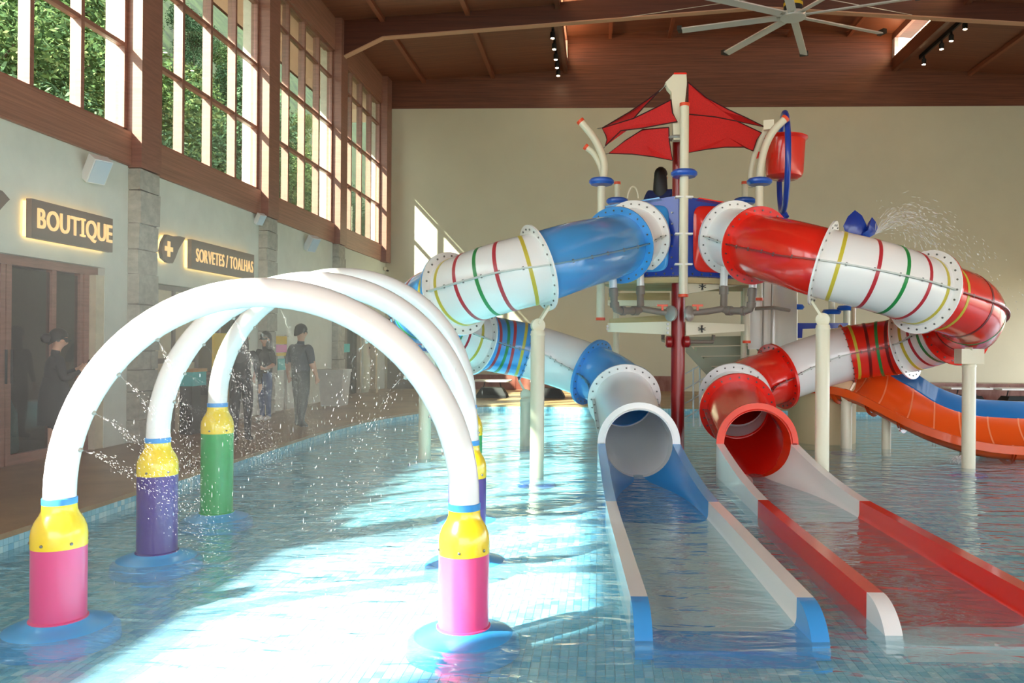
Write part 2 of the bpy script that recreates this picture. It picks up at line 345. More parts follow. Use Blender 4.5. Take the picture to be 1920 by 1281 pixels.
# back wall: plaster, cladding gable with the lantern, plinth
wb = tag(boxm('wall_back', (XL - .3, YB, ZD), (XR + .3, YB + .3, ZT), 'wall'), kind='structure')
gb = MB().prism([(XL - .3, YB - .02, ZT), (XR + .3, YB - .02, ZT), (XR + .3, YB - .02, zroof(XR) + .3), (LX1, YB - .02, zroof(LX1) + .1), (LX1, YB - .02, 11.5), (RIDGE, YB - .02, 11.75), (LX0, YB - .02, 11.5), (LX0, YB - .02, zroof(LX0) + .1), (XL - .3, YB - .02, ZE + .3)], (0, .32, 0))
gb.build('gable_cladding', 'clad_h', wb, 0)
mz = .6
for k in range(6):
    x0 = -5.2 + k * 1.3
    boxm('marble_panel', (x0 + .005, YB - .05, ZD), (x0 + 1.295, YB, mz), 'marble', wb)
bb = boxm('alcove_shade', (XL + .1, YB - .05, ZD), (-5.3, YB, 2.35), 'shopdark', wb)  # flat dark sheet standing in for a shaded alcove opening
# right and rear walls (beside and behind the camera), glazed low and open to the sky
wr = MB().box((XR, YF, 3.4), (XR + .3, YB, 10))
for yy in [YF + 4.4 * k for k in range(11)]: wr.box((XR, yy - .3, ZD), (XR + .3, yy + .3, 3.4))
tag(wr.build('wall_right', 'wall', None, 0), kind='structure')
wf = MB().box((XL, YF - .3, 8.2), (XR, YF, 11))
for xx in [XL + 4.32 * k for k in range(6)]: wf.box((xx - .25, YF - .3, ZD), (xx + .25, YF, 8.2))
tag(wf.build('wall_front', 'wall', None, 0), kind='structure')

# ceiling: two slopes, raised lantern with glazed sides
ce = MB()
for x0, x1 in ((XL - 1.8, LX0), (LX1, XR + .4)):
    a, b = zroof(x0), zroof(x1)
    ce.hexa([(x0, YF - 2, a), (x1, YF - 2, b), (x1, YB + .3, b), (x0, YB + .3, a), (x0, YF - 2, a + .2), (x1, YF - 2, b + .2), (x1, YB + .3, b + .2), (x0, YB + .3, a + .2)])
ceo = tag(ce.build('ceiling', 'clad_c', None, 0), kind='structure')
lt = MB()
for x0, x1, a, b in ((LX0 - 1.3, RIDGE, 11.24, 11.55), (RIDGE, LX1 + 1.3, 11.55, 11.24)):  # overhang lengthened, out of view, to keep the sun out of the lantern
    lt.hexa([(x0, YF - 2, a), (x1, YF - 2, b), (x1, YB + .3, b), (x0, YB + .3, a), (x0, YF - 2, a + .15), (x1, YF - 2, b + .15), (x1, YB + .3, b + .15), (x0, YB + .3, a + .15)])
lt.build('lantern_ceiling', 'clad_c', ceo, 0)
for xx in (-5.6, -3.4, 11.4, 13.6): boxm('purlin', (xx - .06, YF, zroof(xx) - .12), (xx + .06, YB, zroof(xx) - .005), 'purlin', ceo)
for xx in (.3, 2.15, 5.85, 7.7): boxm('purlin', (xx - .05, YF, 11.2), (xx + .05, YB, 11.3), 'purlin', ceo)
for xx in (LX0, LX1):
    s = -1 if xx == LX0 else 1
    boxm('curb', (xx - .06, YF, zroof(xx) - .12), (xx + .06, YB, zroof(xx) + .28), 'clad_h', ceo)
    boxm('light_sill', (xx - s * .06, YF, zroof(xx) + .28), (xx + s * .2, YB, zroof(xx) + .31), 'flange_lit', ceo)
    boxm('led_strip', (xx - s * .02, YF, zroof(xx) + .31), (xx - s * .05, YB - .05, zroof(xx) + .335), 'led', ceo)
    boxm('lantern_head', (xx - .05, YF, 11.1), (xx + .05, YB, 11.32), 'frame', ceo)
    for k in range(11):
        yy = YB - .12 - k * 4.38
        boxm('lantern_post', (xx - .06, yy - .1, zroof(xx) + .28), (xx + .06, yy + .1, 11.1), 'metal_w', ceo)
# portal rafters at the columns: dark web, lower flange coloured paler as if lit, haunch at the wall
for cy in [c for c in COLY if c < 24]:
    rf = thing('rafter', (RIDGE, cy, zroof(RIDGE)), None, None, kind='structure')
    def zb(x): return 9.38 + .07 * (min(x, 2 * RIDGE - x) - XL)
    def hz(x): return zb(x) if x > XL + 1.5 else zb(x) - .3 * (XL + 1.5 - x) / 1.5 * .9
    xs = [XL + .15, XL + 1.2, LX0, RIDGE, LX1, XR - 1.2, XR]
    zl = [zb(XL) - .42, zb(XL + 1.2), zb(LX0), zb(RIDGE), zb(LX1), zb(XR - 1.2), zb(XR) - .42]
    tz = lambda x: zb(x) + .52
    mb = MB().loft([[(x, cy - .07, z), (x, cy + .07, z), (x, cy + .07, tz(x)), (x, cy - .07, tz(x))] for x, z in zip(xs, zl)], True, True); mb.build('web', 'beam', rf, 0)
    mb = MB().loft([[(x, cy - .1, z - .03), (x, cy + .1, z - .03), (x, cy + .1, z - .003), (x, cy - .1, z - .003)] for x, z in zip(xs, zl)], True, True); mb.build('lower_flange', 'flange_lit', rf, 0)

# outside: ground, hillside
tag(boxm('ground_outside', (-60, -60, -.6), (60, 180, -.3), 'ground'), kind='structure')
hl = MB(); rnd = random.Random(3); N1, N2 = 14, 26
grid = [[V((-10.5 - 4.2 * i, 2 + 8 * j, -.3 + max(0, i - .2) * 3.6 + max(0, i - 5) * 2.6 + (rnd.uniform(-.6, .6) if i else 0))) for j in range(N2)] for i in range(N1)]
hl.loft(grid, False).build('hillside', 'hill', None, 60)['kind'] = 'structure'

# ------------------------------------------------------------------ water arches
NOZ = []
def arch(ya, xl, xr, dy, colr, cname, where, dh):
    L, R = V((xl, ya, 0)), V((xr, ya + dy, 0)); mid = (L + R) / 2; ax = (R - L).normalized(); hs = (R - L).length / 2
    t = thing('water_arch', (mid.x, mid.y, PF), 'white water spray arch on %s bottle-shaped feet%s' % (cname, where), 'water arch')
    zs = .74 + dh; rt = .083
    pts = [L + up * (.68 + dh)] + [mid + ax * (-hs * math.cos(a)) + up * (zs + 1.16 * math.sin(a)) for a in [PI * k / 40 for k in range(41)]] + [R + up * (.68 + dh)]
    MB().tube(pts, rt, 28, True, upv=(0, 1, 0)).build('arch_tube', 'white', t)
    for B in (L, R):
        MB().lathe([(.146, .03), (.15, .035), (.15, .05), (.14, .055), (.14, .46 + dh)], B, 36).build('bottle_body', colr, t)
        sh = MB().lathe([(.142, .455), (.142, .52), (.137, .56), (.122, .60), (.1, .635), (.09, .66), (.088, .69), (.088, .70)], B + up * dh, 36).build('bottle_shoulder', 'yellow', t)
        for k in range(6):
            a = k * PI / 3 + .5; d = V((math.cos(a), math.sin(a), 0))
            MB().lathe([(.009, 0), (.008, .006), (0.002, .009)], B + d * .141 + up * (.485 + dh), 8, d).build('rivet', 'bolt', sh)
        MB().lathe([(.089, .695), (.0895, .70), (.0895, .728), (.086, .732)], B + up * dh, 36).build('neck_band', 'band', t)
        MB().lathe([(.142, .052), (.155, .038), (.2, .024), (.25, .009), (.29, -.006), (.31, -.03), (.316, PF + .003)], B, 40, caps=False).build('foot_skirt', 'skirt', t)
    for a in (14, 26, 40, 56, 124, 140, 154, 166):
        aa = math.radians(a); rad = (ax * (-math.cos(aa)) + up * math.sin(aa) * 1.0)
        p = mid + ax * (-hs * math.cos(aa)) + up * (zs + 1.16 * math.sin(aa)); q = p - rad * (rt - .004)
        MB().lathe([(.013, 0), (.013, .012), (.006, .02)], q, 10, -rad).build('nozzle', 'valve', t)
        NOZ.append((ya, a, q - rad * .02, -rad))
arch(4.36, -3.05, -.74, .02, 'pink', 'pink', '', 0)
arch(5.78, -3.29, -.97, .08, 'purple', 'purple', ', between two others', .165)
arch(7.13, -3.50, -1.2, .08, 'green', 'green', '', .32)

# ------------------------------------------------------------------ tube slides
RT, RFL = .43, .535
class Path:
    def __init__(s, P, n=14): s.n = n; s.p = catmull(P, n)
    def fr(s, u):
        i = min(max(u * s.n, 0), len(s.p) - 1); k = int(i); f = i - k; p = s.p[k] if f < 1e-6 else s.p[k].lerp(s.p[k + 1], f)
        a, b = s.p[max(k - 1, 0)], s.p[min(k + 2 if f else k + 1, len(s.p) - 1)]; t = (b - a).normalized()
        sd = t.cross(up).normalized(); nu = sd.cross(t).normalized(); return p, t, sd, nu
    def ring(s, u, r, n=40, off=0):
        p, t, sd, nu = s.fr(u); p = p + t * off
        return [p + (sd * math.cos(2 * PI * j / n) + nu * math.sin(2 * PI * j / n)) * r for j in range(n)]
def section(P, u0, u1, mat, parent, stripes=(), seams=True, label=None):
    m = max(4, int((u1 - u0) * 10)); us = [u0 + (u1 - u0) * i / m for i in range(m + 1)]
    o = MB().loft([P.ring(u, RT) for u in us]).build('tube_section', mat, parent)
    if seams:
        for s in (1, -1):
            rr = []
            for u in us:
                p, t, sd, nu = P.fr(u); c = p + sd * s * (RT + .022)
                rr.append([c - sd * .03 - nu * .009, c + sd * .024 - nu * .009, c + sd * .024 + nu * .009, c - sd * .03 + nu * .009])
            MB().loft(rr, True, True).build('seam_flange', {'blue': 'seam_b', 'red': 'seam_r'}.get(mat, 'seam_w'), o, 0)
            sb = MB()
            k = int((u1 - u0) * 3.2)
            for i in range(1, k):
                p, t, sd, nu = P.fr(u0 + (u1 - u0) * i / k); sb.lathe([(.011, -.022), (.011, .022)], p + sd * s * (RT + .03), 6, nu)
            if k > 1: tag(sb.build('seam_bolts', 'bolt', o, 0), kind='stuff')
    for f, cm in stripes:
        u = u0 + (u1 - u0) * f; p, t, sd, nu = P.fr(u); ln = (P.fr(u0 + .01)[0] - P.fr(u1 - .01)[0]).length
        d = .022
        MB().loft([P.ring(u, RT - .002, 40, -d), P.ring(u, RT + .004, 40, -d), P.ring(u, RT + .004, 40, d), P.ring(u, RT - .002, 40, d)]).build('stripe_band', cm, o)
    return o
def flange(P, u, mats, parent, r=RFL, th=.022):
    p, t, sd, nu = P.fr(u); o = None
    for k, mt in enumerate(mats):
        a, b = (k - len(mats) / 2) * th, (k + 1 - len(mats) / 2) * th
        o = MB().loft([P.ring(u, RT - .01, 44, a), P.ring(u, r, 44, a), P.ring(u, r, 44, b), P.ring(u, RT - .01, 44, b)]).build('flange', mt, parent, 25)
    bt = MB()
    for j in range(24):
        c = p + (sd * math.cos(2 * PI * j / 24) + nu * math.sin(2 * PI * j / 24)) * (RT + r) / 2
        bt.lathe([(.012, -th * len(mats) / 2 - .012), (.012, th * len(mats) / 2 + .012)], c, 6, t)
    tag(bt.build('flange_bolts', 'bolt', o, 0), kind='stuff')
    return o
STR = [(.12, 's_yel'), (.36, 's_red'), (.56, 's_grn'), (.75, 's_red'), (.93, 's_yel')]
def post(P, u, parent, base, top=None, disc=True, box=False):
    p, t, sd, nu = P.fr(u); zt = p.z - RFL - .22 if top is None else top
    MB().lathe([(.085, 0), (.085, zt - base.z - .02), (.078, zt - base.z)], base, 20).build('support_post', 'cream', parent)
    MB().lathe([(.092, 0), (.092, .02)], V((base.x, base.y, zt - .06)), 20).build('post_collar', 'cream', parent)
    MB().lathe([(.24, 0), (.22, .03), (.09, .05)], base, 24).build('base_plate', 'disc', parent)
    q = V((base.x, base.y, zt)); ax = sd
    MB().lathe([(.075, -.035), (.085, -.03), (.085, .03), (.075, .035)], q + up * .06, 18, sd).build('swivel', 'cream', parent)
    e = p - nu * (RFL - .06)
    if box: MB().obox(q + up * .08, rh * .15, fh * .1, up * .1).build('saddle_box', 'cream', parent, 0)
    MB().bar(q + up * .08, e, .09, .03, t).build('hanger', 'cream', parent, 0)

# blue slide
PB = [cc(*a) for a in [(1.12, 11.62, 3.19), (1.0, 11.42, 3.16), (.72, 10.92, 2.98), (.15, 9.97, 2.73), (-.334, 9.55, 2.53), (-.85, 9.58, 2.39), (-1.37, 9.85, 2.23), (-1.83, 10.42, 2.08), (-1.95, 11.0, 1.95),
                       (-1.8, 11.65, 1.80), (-1.37, 12.14, 1.65), (-1.0, 12.37, 1.57), (-.62, 12.45, 1.5), (-.1, 12.52, 1.35), (.42, 12.32, 1.17), (.76, 11.97, 1.0), (.86, 11.45, .82), (.885, 10.6, .57), (.905, 9.6, .405)]]
pb = Path(PB)
bs_ = thing('tube_slide', (PB[-1].x, PB[-1].y, PF), 'blue and white spiral tube slide with a blue-edged white run-out', 'water slide')
section(pb, 1, 2, 'white', bs_); flange(pb, 1, ['white', 'white'], bs_); flange(pb, 2, ['white', 'blue'], bs_)
section(pb, 2, 4, 'blue', bs_); flange(pb, 4, ['white'], bs_)
section(pb, 4, 6, 'white', bs_, STR); flange(pb, 6, ['white', 'blue'], bs_)
section(pb, 6, 8.2, 'blue', bs_, [(.1, 's_yel'), (.3, 's_red'), (.5, 's_grn'), (.7, 's_red')]); flange(pb, 8.2, ['blue'], bs_)
section(pb, 8.2, 10, 'white', bs_, [(.3, 's_grn'), (.55, 's_red'), (.8, 's_yel')]); flange(pb, 10, ['white', 'blue'], bs_)
section(pb, 10, 12, 'blue', bs_, [(.22, 's_red'), (.44, 's_grn'), (.66, 's_red'), (.9, 's_yel')]); flange(pb, 12, ['blue'], bs_, RFL - .06, .012)
section(pb, 12, 14, 'white', bs_); flange(pb, 14, ['blue', 'blue'], bs_)
section(pb, 14, 16, 'blue', bs_); flange(pb, 16, ['blue', 'white'], bs_)
section(pb, 16, 18, 'white', bs_)
# red slide
PR = [cc(*a) for a in [(2.27, 11.6, 3.2), (2.39, 11.38, 3.16), (2.59, 10.75, 2.97), (2.85, 10.1, 2.79), (3.17, 9.72, 2.63), (3.85, 9.62, 2.45), (4.46, 9.82, 2.29), (5.22, 10.3, 2.12), (5.6, 11.05, 1.93),
                       (5.5, 11.7, 1.78), (5.22, 12.12, 1.63), (4.86, 12.36, 1.56), (4.45, 12.47, 1.49), (3.95, 12.56, 1.33), (3.36, 12.5, 1.12), (2.82, 12.17, .98), (2.5, 11.6, .83), (2.45, 11.2, .7), (2.41, 10.5, .53), (2.37, 9.7, .40)]]
pr = Path(PR)
rs_ = thing('tube_slide', (PR[-1].x, PR[-1].y, PF), 'red and white spiral tube slide with a white-tipped red run-out', 'water slide')
section(pr, 1, 2, 'white', rs_); flange(pr, 1, ['white', 'white'], rs_); flange(pr, 2, ['white', 'red'], rs_)
section(pr, 2, 4, 'red', rs_); flange(pr, 4, ['white'], rs_)
section(pr, 4, 6, 'white', rs_, STR); flange(pr, 6, ['white', 'red'], rs_)
section(pr, 6, 8.4, 'red', rs_, [(.12, 's_yel'), (.32, 's_dred'), (.55, 's_grn'), (.78, 's_dred')]); flange(pr, 8.4, ['red'], rs_)
section(pr, 8.4, 10, 'white', rs_, [(.3, 's_grn'), (.55, 's_red'), (.8, 's_yel')]); flange(pr, 10, ['white'], rs_)
section(pr, 10, 12, 'red', rs_, [(.2, 's_dred'), (.42, 's_grn'), (.66, 's_dred'), (.9, 's_yel')]); flange(pr, 12, ['red'], rs_, RFL - .06, .012)
section(pr, 12, 14, 'white', rs_); flange(pr, 14, ['red', 'red'], rs_)
section(pr, 14, 16, 'red', rs_); flange(pr, 16, ['white', 'white'], rs_)
section(pr, 16, 17, 'white', rs_); flange(pr, 17, ['red', 'red'], rs_)
section(pr, 17, 19, 'red', rs_)
for P, us, par in ((pb, (4, 8, 12), bs_), (pr, (4, 7.3, 12), rs_)):
    for u in us:
        p = P.fr(u)[0]; post(P, u, par, V((p.x, p.y, PF)), box=u in (8, 7.3), top=p.z - RFL - .12 if u in (8, 7.3) else None)

# run-out flumes: half-round at the tube, flat trough further out, rails falling to the water
def flume(P, parent, tube_mat, m1, m2, m3):
    p0, t, sd, nu = P.fr(len(P.p) / P.n); p0 = P.p[-1]; d = V((t.x, t.y, 0)).normalized()
    yv = V((.046 if tube_mat == 'white' else .036, -1, 0)).normalized(); d = yv; s = V((-d.y, d.x, 0)) * -1                # run-out heads towards the viewer
    s = V((d.y, -d.x, 0))
    RI, RO, c = .41, .505, p0
    # thick end ring of the tube
    o = []
    for r, off in ((RI, -.5), (RO - .07, -.5), (RO - .03, -.12), (RO, -.03), (RO, 0), (RI, 0)):
        o.append([c + d * off + (s * math.cos(2 * PI * j / 48) + up * math.sin(2 * PI * j / 48)) * r for j in range(48)])
    MB().loft([o[4], o[5], [q - d * .35 for q in o[5]]]).build('end_lip', tube_mat if tube_mat != 'red' else 'red_lit', parent, 25)  # red slide's lip is the same red, its lit look put into the colour
    MB().loft([o[2], o[3], o[4]]).build('end_collar', tube_mat, parent, 40)
    def prof(u):
        """u metres from the tube end -> rail height, floor height, squareness"""
        k = min(u / 2.4, 1); k = k * k * (3 - 2 * k); zr = c.z + (.155 - c.z) * (1 - (1 - min(u / 2.4, 1)) ** 1.7); zf = c.z - RI + (-.045 - (c.z - RI)) * k; e = 2 + 5 * k; return zr, zf, e
    def ringat(u, drop=0):
        zr, zf, e = prof(u); zr -= drop; q = c + d * u; R_ = []; wk = 1 + .06 * min(u / 3, 1); RI, RO = .41 * wk, .505 * wk
        R_.append(q - s * RO + up * (PF - q.z)); R_.append(q - s * RO + up * (zr - q.z)); R_.append(q - s * RI + up * (zr - q.z))
        M = 20
        for i in range(1, M):
            a = PI * i / M; ca, sa = math.cos(a), math.sin(a); xx = -math.copysign(abs(ca) ** (2 / e), ca) * RI; zz = abs(sa) ** (2 / e)
            R_.append(q + s * xx + up * (zr - (zr - zf) * zz - q.z))
        R_.append(q + s * RI + up * (zr - q.z)); R_.append(q + s * RO + up * (zr - q.z)); R_.append(q + s * RO + up * (PF - q.z))
        return R_
    U1, U2, U3 = 2.25, 5.0, 5.3
    for name, a, b, mt in (('flume_section', 0, U1, m1), ('flume_section', U1, U2, m2)):
        k = 24; MB().loft([ringat(a + (b - a) * i / k) for i in range(k + 1)], False).build(name, mt, parent, 30)
    # end piece with rounded rail tips
    rr = []
    for i in range(15):
        a = PI / 2 * i / 14; rr.append(ringat(U2 + (U3 - U2) * math.sin(a), .25 * (1 - math.cos(a))))
    for r in rr:
        for q in r:
            if q.z < PF + .006: q.z = PF + .006
    e = MB().loft(rr, False); e.build('flume_end', m3, parent, 30)
    # sloping lip closing the trough on the pool floor
    zf = prof(U2)[1]; a = c + d * (U3 - .02)
    MB().hexa([a - s * .438 + up * (PF - a.z), a + s * .438 + up * (PF - a.z), a + s * .438 + d * .12 + up * (PF - a.z), a - s * .438 + d * .12 + up * (PF - a.z),
               a - s * .438 + up * (zf - a.z), a + s * .438 + up * (zf - a.z), a + s * .438 + d * .02 + up * (zf - .02 - a.z), a - s * .438 + d * .02 + up * (zf - .02 - a.z)]).build('front_lip', m3, parent, 0)
flume(pb, bs_, 'white', 'blue', 'white', 'blue')
flume(pr, rs_, 'red', 'white', 'red', 'white')

# ------------------------------------------------------------------ play tower with the two slide entrances
PCOR = cc(1.60, 11.25, 0); PLF = cc(.53, 11.72, 0); PRT = cc(2.87, 11.72, 0); PBL = cc(.85, 13.2, 0); PBR = cc(2.96, 13.1, 0)
ZP = 2.6
tw = thing('play_tower', (PCOR.x, PCOR.y, PF), 'water play tower with red shade sails, cream posts and navy panels', 'play tower')
def zpix(y, x, Z): return at(x, y, Z).z
# red main mast with cream head
MC = cc(1.635, 11.46, 0)
mt = MB().lathe([(.1, 0), (.1, 4.72 - PF)], V((MC.x, MC.y, PF)), 24).build('mast', 'dkred', tw)
MB().lathe([(.2, 0), (.2, .02), (.1, .03)], V((MC.x, MC.y, PF)), 24).build('mast_foot', 'disc', tw)
hd = MB().prism([at(x, y, 11.15) for x, y in [(1263, 262), (1261, 215), (1259, 172), (1252, 164), (1248, 154), (1256, 146), (1264, 138), (1287, 138), (1288, 158), (1284, 195), (1276, 228), (1276, 262)]], fh * .14).build('mast_head', 'cream', tw, 0)
MB().prism([at(x, y, 11.14) for x, y in [(1263, 139), (1264, 136), (1287, 136), (1288, 139)]], fh * .15).build('head_trim', 'red', hd, 0)
MB().lathe([(.125, 0), (.135, .02), (.125, .04)], at(1269, 262, 11.25), 20).build('mast_ring', 'valve', tw)
def pole(pts, r, capa=True, capb=False, nm='post', mat='cream'):
    o = MB().tube(pts, r, 16).build(nm, mat, tw)
    if capa: MB().tube([V(pts[-1]) - (V(pts[-1]) - V(pts[-2])).normalized() * .02, V(pts[-1]) + (V(pts[-1]) - V(pts[-2])).normalized() * .025], r + .006, 16).build('end_cap', 'cap', o)
    if capb: MB().tube([V(pts[0]) + up * .01, V(pts[0]) - up * .03], r + .01, 16).build('end_cap', 'cap', o)
    return o
def collar(c, r=.185): MB().lathe([(.07, -.045), (r - .03, -.045), (r, -.015), (r, .015), (r - .03, .045), (.07, .045)], c, 28).build('collar_disc', 'disc', tw)
f0 = at(1281, 553, 11.02); f1 = at(1281, 197, 11.02)
pole([V((f0.x, f0.y, f0.z)), V((f0.x, f0.y, f1.z))], .063, True, True); collar(V((f0.x, f0.y, 4.0)))
for y in (370, 439, 496):
    q = at(1281, y, 11.02); MB().obox((f0.x, f0.y, q.z), rh * .12, fh * .06, up * .012).build('bracket', 'clip', tw, 0)
for (pp, x0, arms, zl, zd) in ((PLF, 1127, [[(1130, 345), (1133, 312), (1127, 286), (1113, 258), (1089, 228)], [(1130, 330), (1124, 308), (1113, 288), (1099, 276)]], 597, 341), (PRT, 1423, [[(1424, 345), (1426, 315), (1434, 278), (1449, 247), (1472, 223)], [(1408, 352), (1407, 330), (1411, 303), (1419, 278), (1438, 236)]], 560, 341)):
    Z = 11.72 if True else 0
    zz0 = zpix(zl, x0, Z); zz1 = zpix(350, x0, Z); c = at(x0, 450, Z)
    pole([V((c.x, c.y, zz0)), V((c.x, c.y, zz1))], .06, False, True)
    collar(V((c.x, c.y, zpix(zd, x0, Z))))
    for k, a in enumerate(arms): pole(catmull([at(x, y, Z + (.25 * k if x0 > 1200 else .05 * k)) for x, y in a], 5), .055 if k == 0 else .042, True, False, 'curved_arm')
for pp in (PBL, PBR):
    pole([V((pp.x, pp.y, PF)), V((pp.x, pp.y, 4.3))], .05, True); collar(V((pp.x, pp.y, 4.0)))
pole([at(1400, 640, 12.2), at(1400, 540, 12.2)], .055, False, True)
# platform, joists and tapered beams
pl = MB().prism([V((p.x, p.y, ZP - .1)) for p in (PCOR, PRT, PBR, PBL, PLF)], (0, 0, .1)).build('platform', 'tan', tw, 0)
def strip(a, b, mat, nm, th=.08):           # upright board from pixel column pair a=(x, y0, y1, Z) to b
    p = [at(a[0], a[1], a[3]), at(a[0], a[2], a[3]), at(b[0], b[2], b[3]), at(b[0], b[1], b[3])]
    return MB().prism(p, fh * th).build(nm, mat, tw, 0)
strip((1142, 520, 534, 11.8), (1258, 519, 532, 11.4), 'tan', 'joist'); strip((1140, 550, 563, 12.6), (1256, 549, 563, 12.3), 'tan', 'joist'); strip((1140, 563, 573, 12.5), (1256, 563, 575, 12.2), 'cream', 'joist')
strip((1143, 598, 606, 12.4), (1258, 590, 603, 11.5), 'tan', 'joist')
b1 = strip((1140, 606, 622, 11.7), (1258, 603, 628, 11.4), 'cream', 'tapered_beam'); b2 = strip((1288, 525, 551, 11.4), (1402, 524, 533, 11.75), 'cream', 'tapered_beam'); b3 = strip((1286, 604, 629, 11.4), (1396, 608, 621, 11.75), 'cream', 'tapered_beam')
strip((1288, 519, 525, 11.38), (1402, 518, 524, 11.73), 'tan', 'joist')
for bx, (mx, my) in ((b2, (1317, 537)), (b3, (1316, 617))):
    mk = MB()
    for a in (20, 80, 100, 160):
        d = (rh * math.cos(math.radians(a)) + up * math.sin(math.radians(a))) * .055; q = at(mx, my, 11.46); mk.bar(q - d, q + d, .01, .012, fh)
    mk.build('star_mark', 'black', bx, 0)
for (x, y, Z) in ((1139, 612, 11.68), (1139, 617, 11.68), (1252, 608, 11.39), (1252, 616, 11.39), (1252, 624, 11.39)): MB().lathe([(.018, -.01), (.018, .012)], at(x, y, Z), 8, -fh).build('beam_bolt', 'bolt', tw)
# navy front panels with the square-to-round slide mouths
for (pa, pbk, path, mat, sgn) in ((PCOR, PLF, pb, 'blue', -1), (PCOR, PRT, pr, 'red', 1)):
    a = V((pa.x, pa.y, 0)); b = V((pbk.x, pbk.y, 0)); t = (b - a).normalized(); nrm = V((t.y, -t.x, 0)); nrm = nrm if nrm.y < 0 else -nrm
    pan = MB().prism([a + up * 2.58, b + up * 2.58, b + up * 3.64, a + up * 3.74], nrm * -.04).build('side_panel', 'navy', tw, 0)
    bt = MB()
    for k in range(9):
        q = a.lerp(b, .06 + .11 * k)
        bt.lathe([(.014, 0), (.014, .015)], q + up * 2.63 + nrm * .002, 6, nrm)
        if k < 6: bt.lathe([(.014, 0), (.014, .015)], a.lerp(b, .08) + up * (2.7 + .16 * k) + nrm * .002, 6, nrm)
    tag(bt.build('panel_bolts', 'bolt', pan, 0), kind='stuff')
    m = a.lerp(b, .52); hw = .47; rings = []
    p1, tt, sd, nu = path.fr(1)
    sgn2 = 1 if sd.dot(t) > 0 else -1
    NN = 40
    for i in range(9):
        k = i / 8; k2 = k * k * (3 - 2 * k); rg = []
        for j in range(NN):
            an = 2 * PI * j / NN; ca, sa = math.cos(an), math.sin(an); e = 2 / 7
            sq = t * (math.copysign(abs(ca) ** e, ca) * hw * sgn2) + up * (math.copysign(abs(sa) ** e, sa) * .48)
            ci = (sd * ca + nu * sa) * RT; c = (m + up * 3.14 + nrm * .01).lerp(p1, k)
            rg.append(c + sq.lerp(ci, k2))
        rings.append(rg)
    MB().loft(rings, True, False).build('slide_mouth', mat, tw, 45)
    top = MB().prism([a.lerp(b, .2) + up * 3.68, a.lerp(b, .97) + up * 3.62, a.lerp(b, .97) + up * 3.66, a.lerp(b, .25) + up * 3.735], nrm * -.05).build('panel_crest', mat, tw, 0)
# cable loop standing behind the left panel
lp = [at(1187 + 10 * math.cos(t), 372 - 22 * max(0, math.sin(t)), 11.7) for t in [PI * (k / 10) for k in range(11)]]
MB().tube(lp, .012, 8).build('grab_loop', 'cream', tw)
# supply pipes with valves
def pipe(pts, r=.05, fittings=()):
    o = MB().tube([at(*p) for p in pts], r, 14).build('pipe', 'pipe', tw)
    for a, b in fittings: MB().tube([at(*a), at(*b)], r * 1.28, 14).build('pipe_fitting', 'pipe', o)
    return o
for X, Zs, sg in (((1149, 1200, 1258), 11.2, 1), ((1412, 1358, 1292), 11.1, -1)):
    for xx, y0, y1, zt in ((X[0], 522, 540, 10.95), (X[1], 500, 536, 11.35)): MB().tube([at(xx, y0, zt), at(xx + sg, y1, zt)], .055, 16).build('pipe_stub', 'white', tw)
    pipe([(X[0] + sg, 540, 10.95), (X[0] + 3 * sg, 572, 10.98), (X[0] + 6 * sg, 580, 11), (X[0] + 14 * sg, 583, 11.05), (X[1] - 6 * sg, 583, 11.25), (X[1], 581, 11.3), (X[1] + sg, 572, 11.33), (X[1], 537, 11.35)], .052, [((X[0] + sg, 541, 10.95), (X[0] + 2 * sg, 556, 10.96)), ((X[0] + 3 * sg, 567, 10.98), (X[0] + 4 * sg, 576, 10.99)), ((X[1] + sg, 538, 11.35), (X[1] + sg, 552, 11.35)), ((X[1] - 14 * sg, 583, 11.2), (X[1] - 5 * sg, 583, 11.27)), ((X[0] + 16 * sg, 583, 11.05), (X[0] + 22 * sg, 583, 11.08))])
    pv = pipe([(X[1] + 2 * sg, 579, 11.3), (X[1] + 30 * sg, 584, 11.28), (X[2] - 2 * sg, 587, 11.25)], .045)
    MB().lathe([(.11, -.02), (.115, 0), (.11, .02), (.05, .05)], at(X[2], 588, 11.22), 22, rh * -sg - fh * .8).build('valve_flange', 'valve', pv)
    hn = at(X[2] - 16 * sg, 573, 11.2); MB().obox(hn, rh * .075, fh * .02, up * .014).obox(hn - up * .03, rh * .015, fh * .015, up * .04).build('valve_handle', 'cap', pv, 0)
for x in (1254, 1287): MB().lathe([(.06, -.05), (.085, -.03), (.085, .03), (.06, .05)], at(x, 641, 11.4), 18, rh).build('pipe_end_flange', 'dkred', tw)
pipe([(1243, 628, 11.9), (1243, 638, 11.9), (1252, 641, 11.6)], .028); pipe([(1338, 628, 11.9), (1336, 641, 11.9), (1292, 641, 11.6)], .028)
# stairs under the platform
for k in range(7):
    c = cc(1.72 + .14 * k, 13.4 + .05 * k, 2.2 - .22 * k)
    y0 = 632 + k * 19
    MB().prism([at(1292 + 14 * k, y0, 13.5), at(1405, y0 - 2, 13.5), at(1405, y0 + 15, 13.5), at(1292 + 14 * k, y0 + 17, 13.5)], fh * .24).build('stair_tread', 'stair', tw, 0)
strip((1286, 640, 660, 13.4), (1392, 745, 775, 13.4), 'stair', 'stringer', .05); strip((1408, 604, 640, 13.4), (1462, 668, 712, 13.4), 'stair', 'stringer', .05)
rl = MB()
for x in (1300, 1312, 1330): rl.tube([at(x, 690, 13.6), at(x, 800, 13.6)], .014, 8)
for y in (690, 718, 745, 772): rl.tube([at(1284, y + 12, 13.6), at(1336, y - 18, 13.6)], .012, 8)
rl.build('stair_railing', 'metal_w', tw)
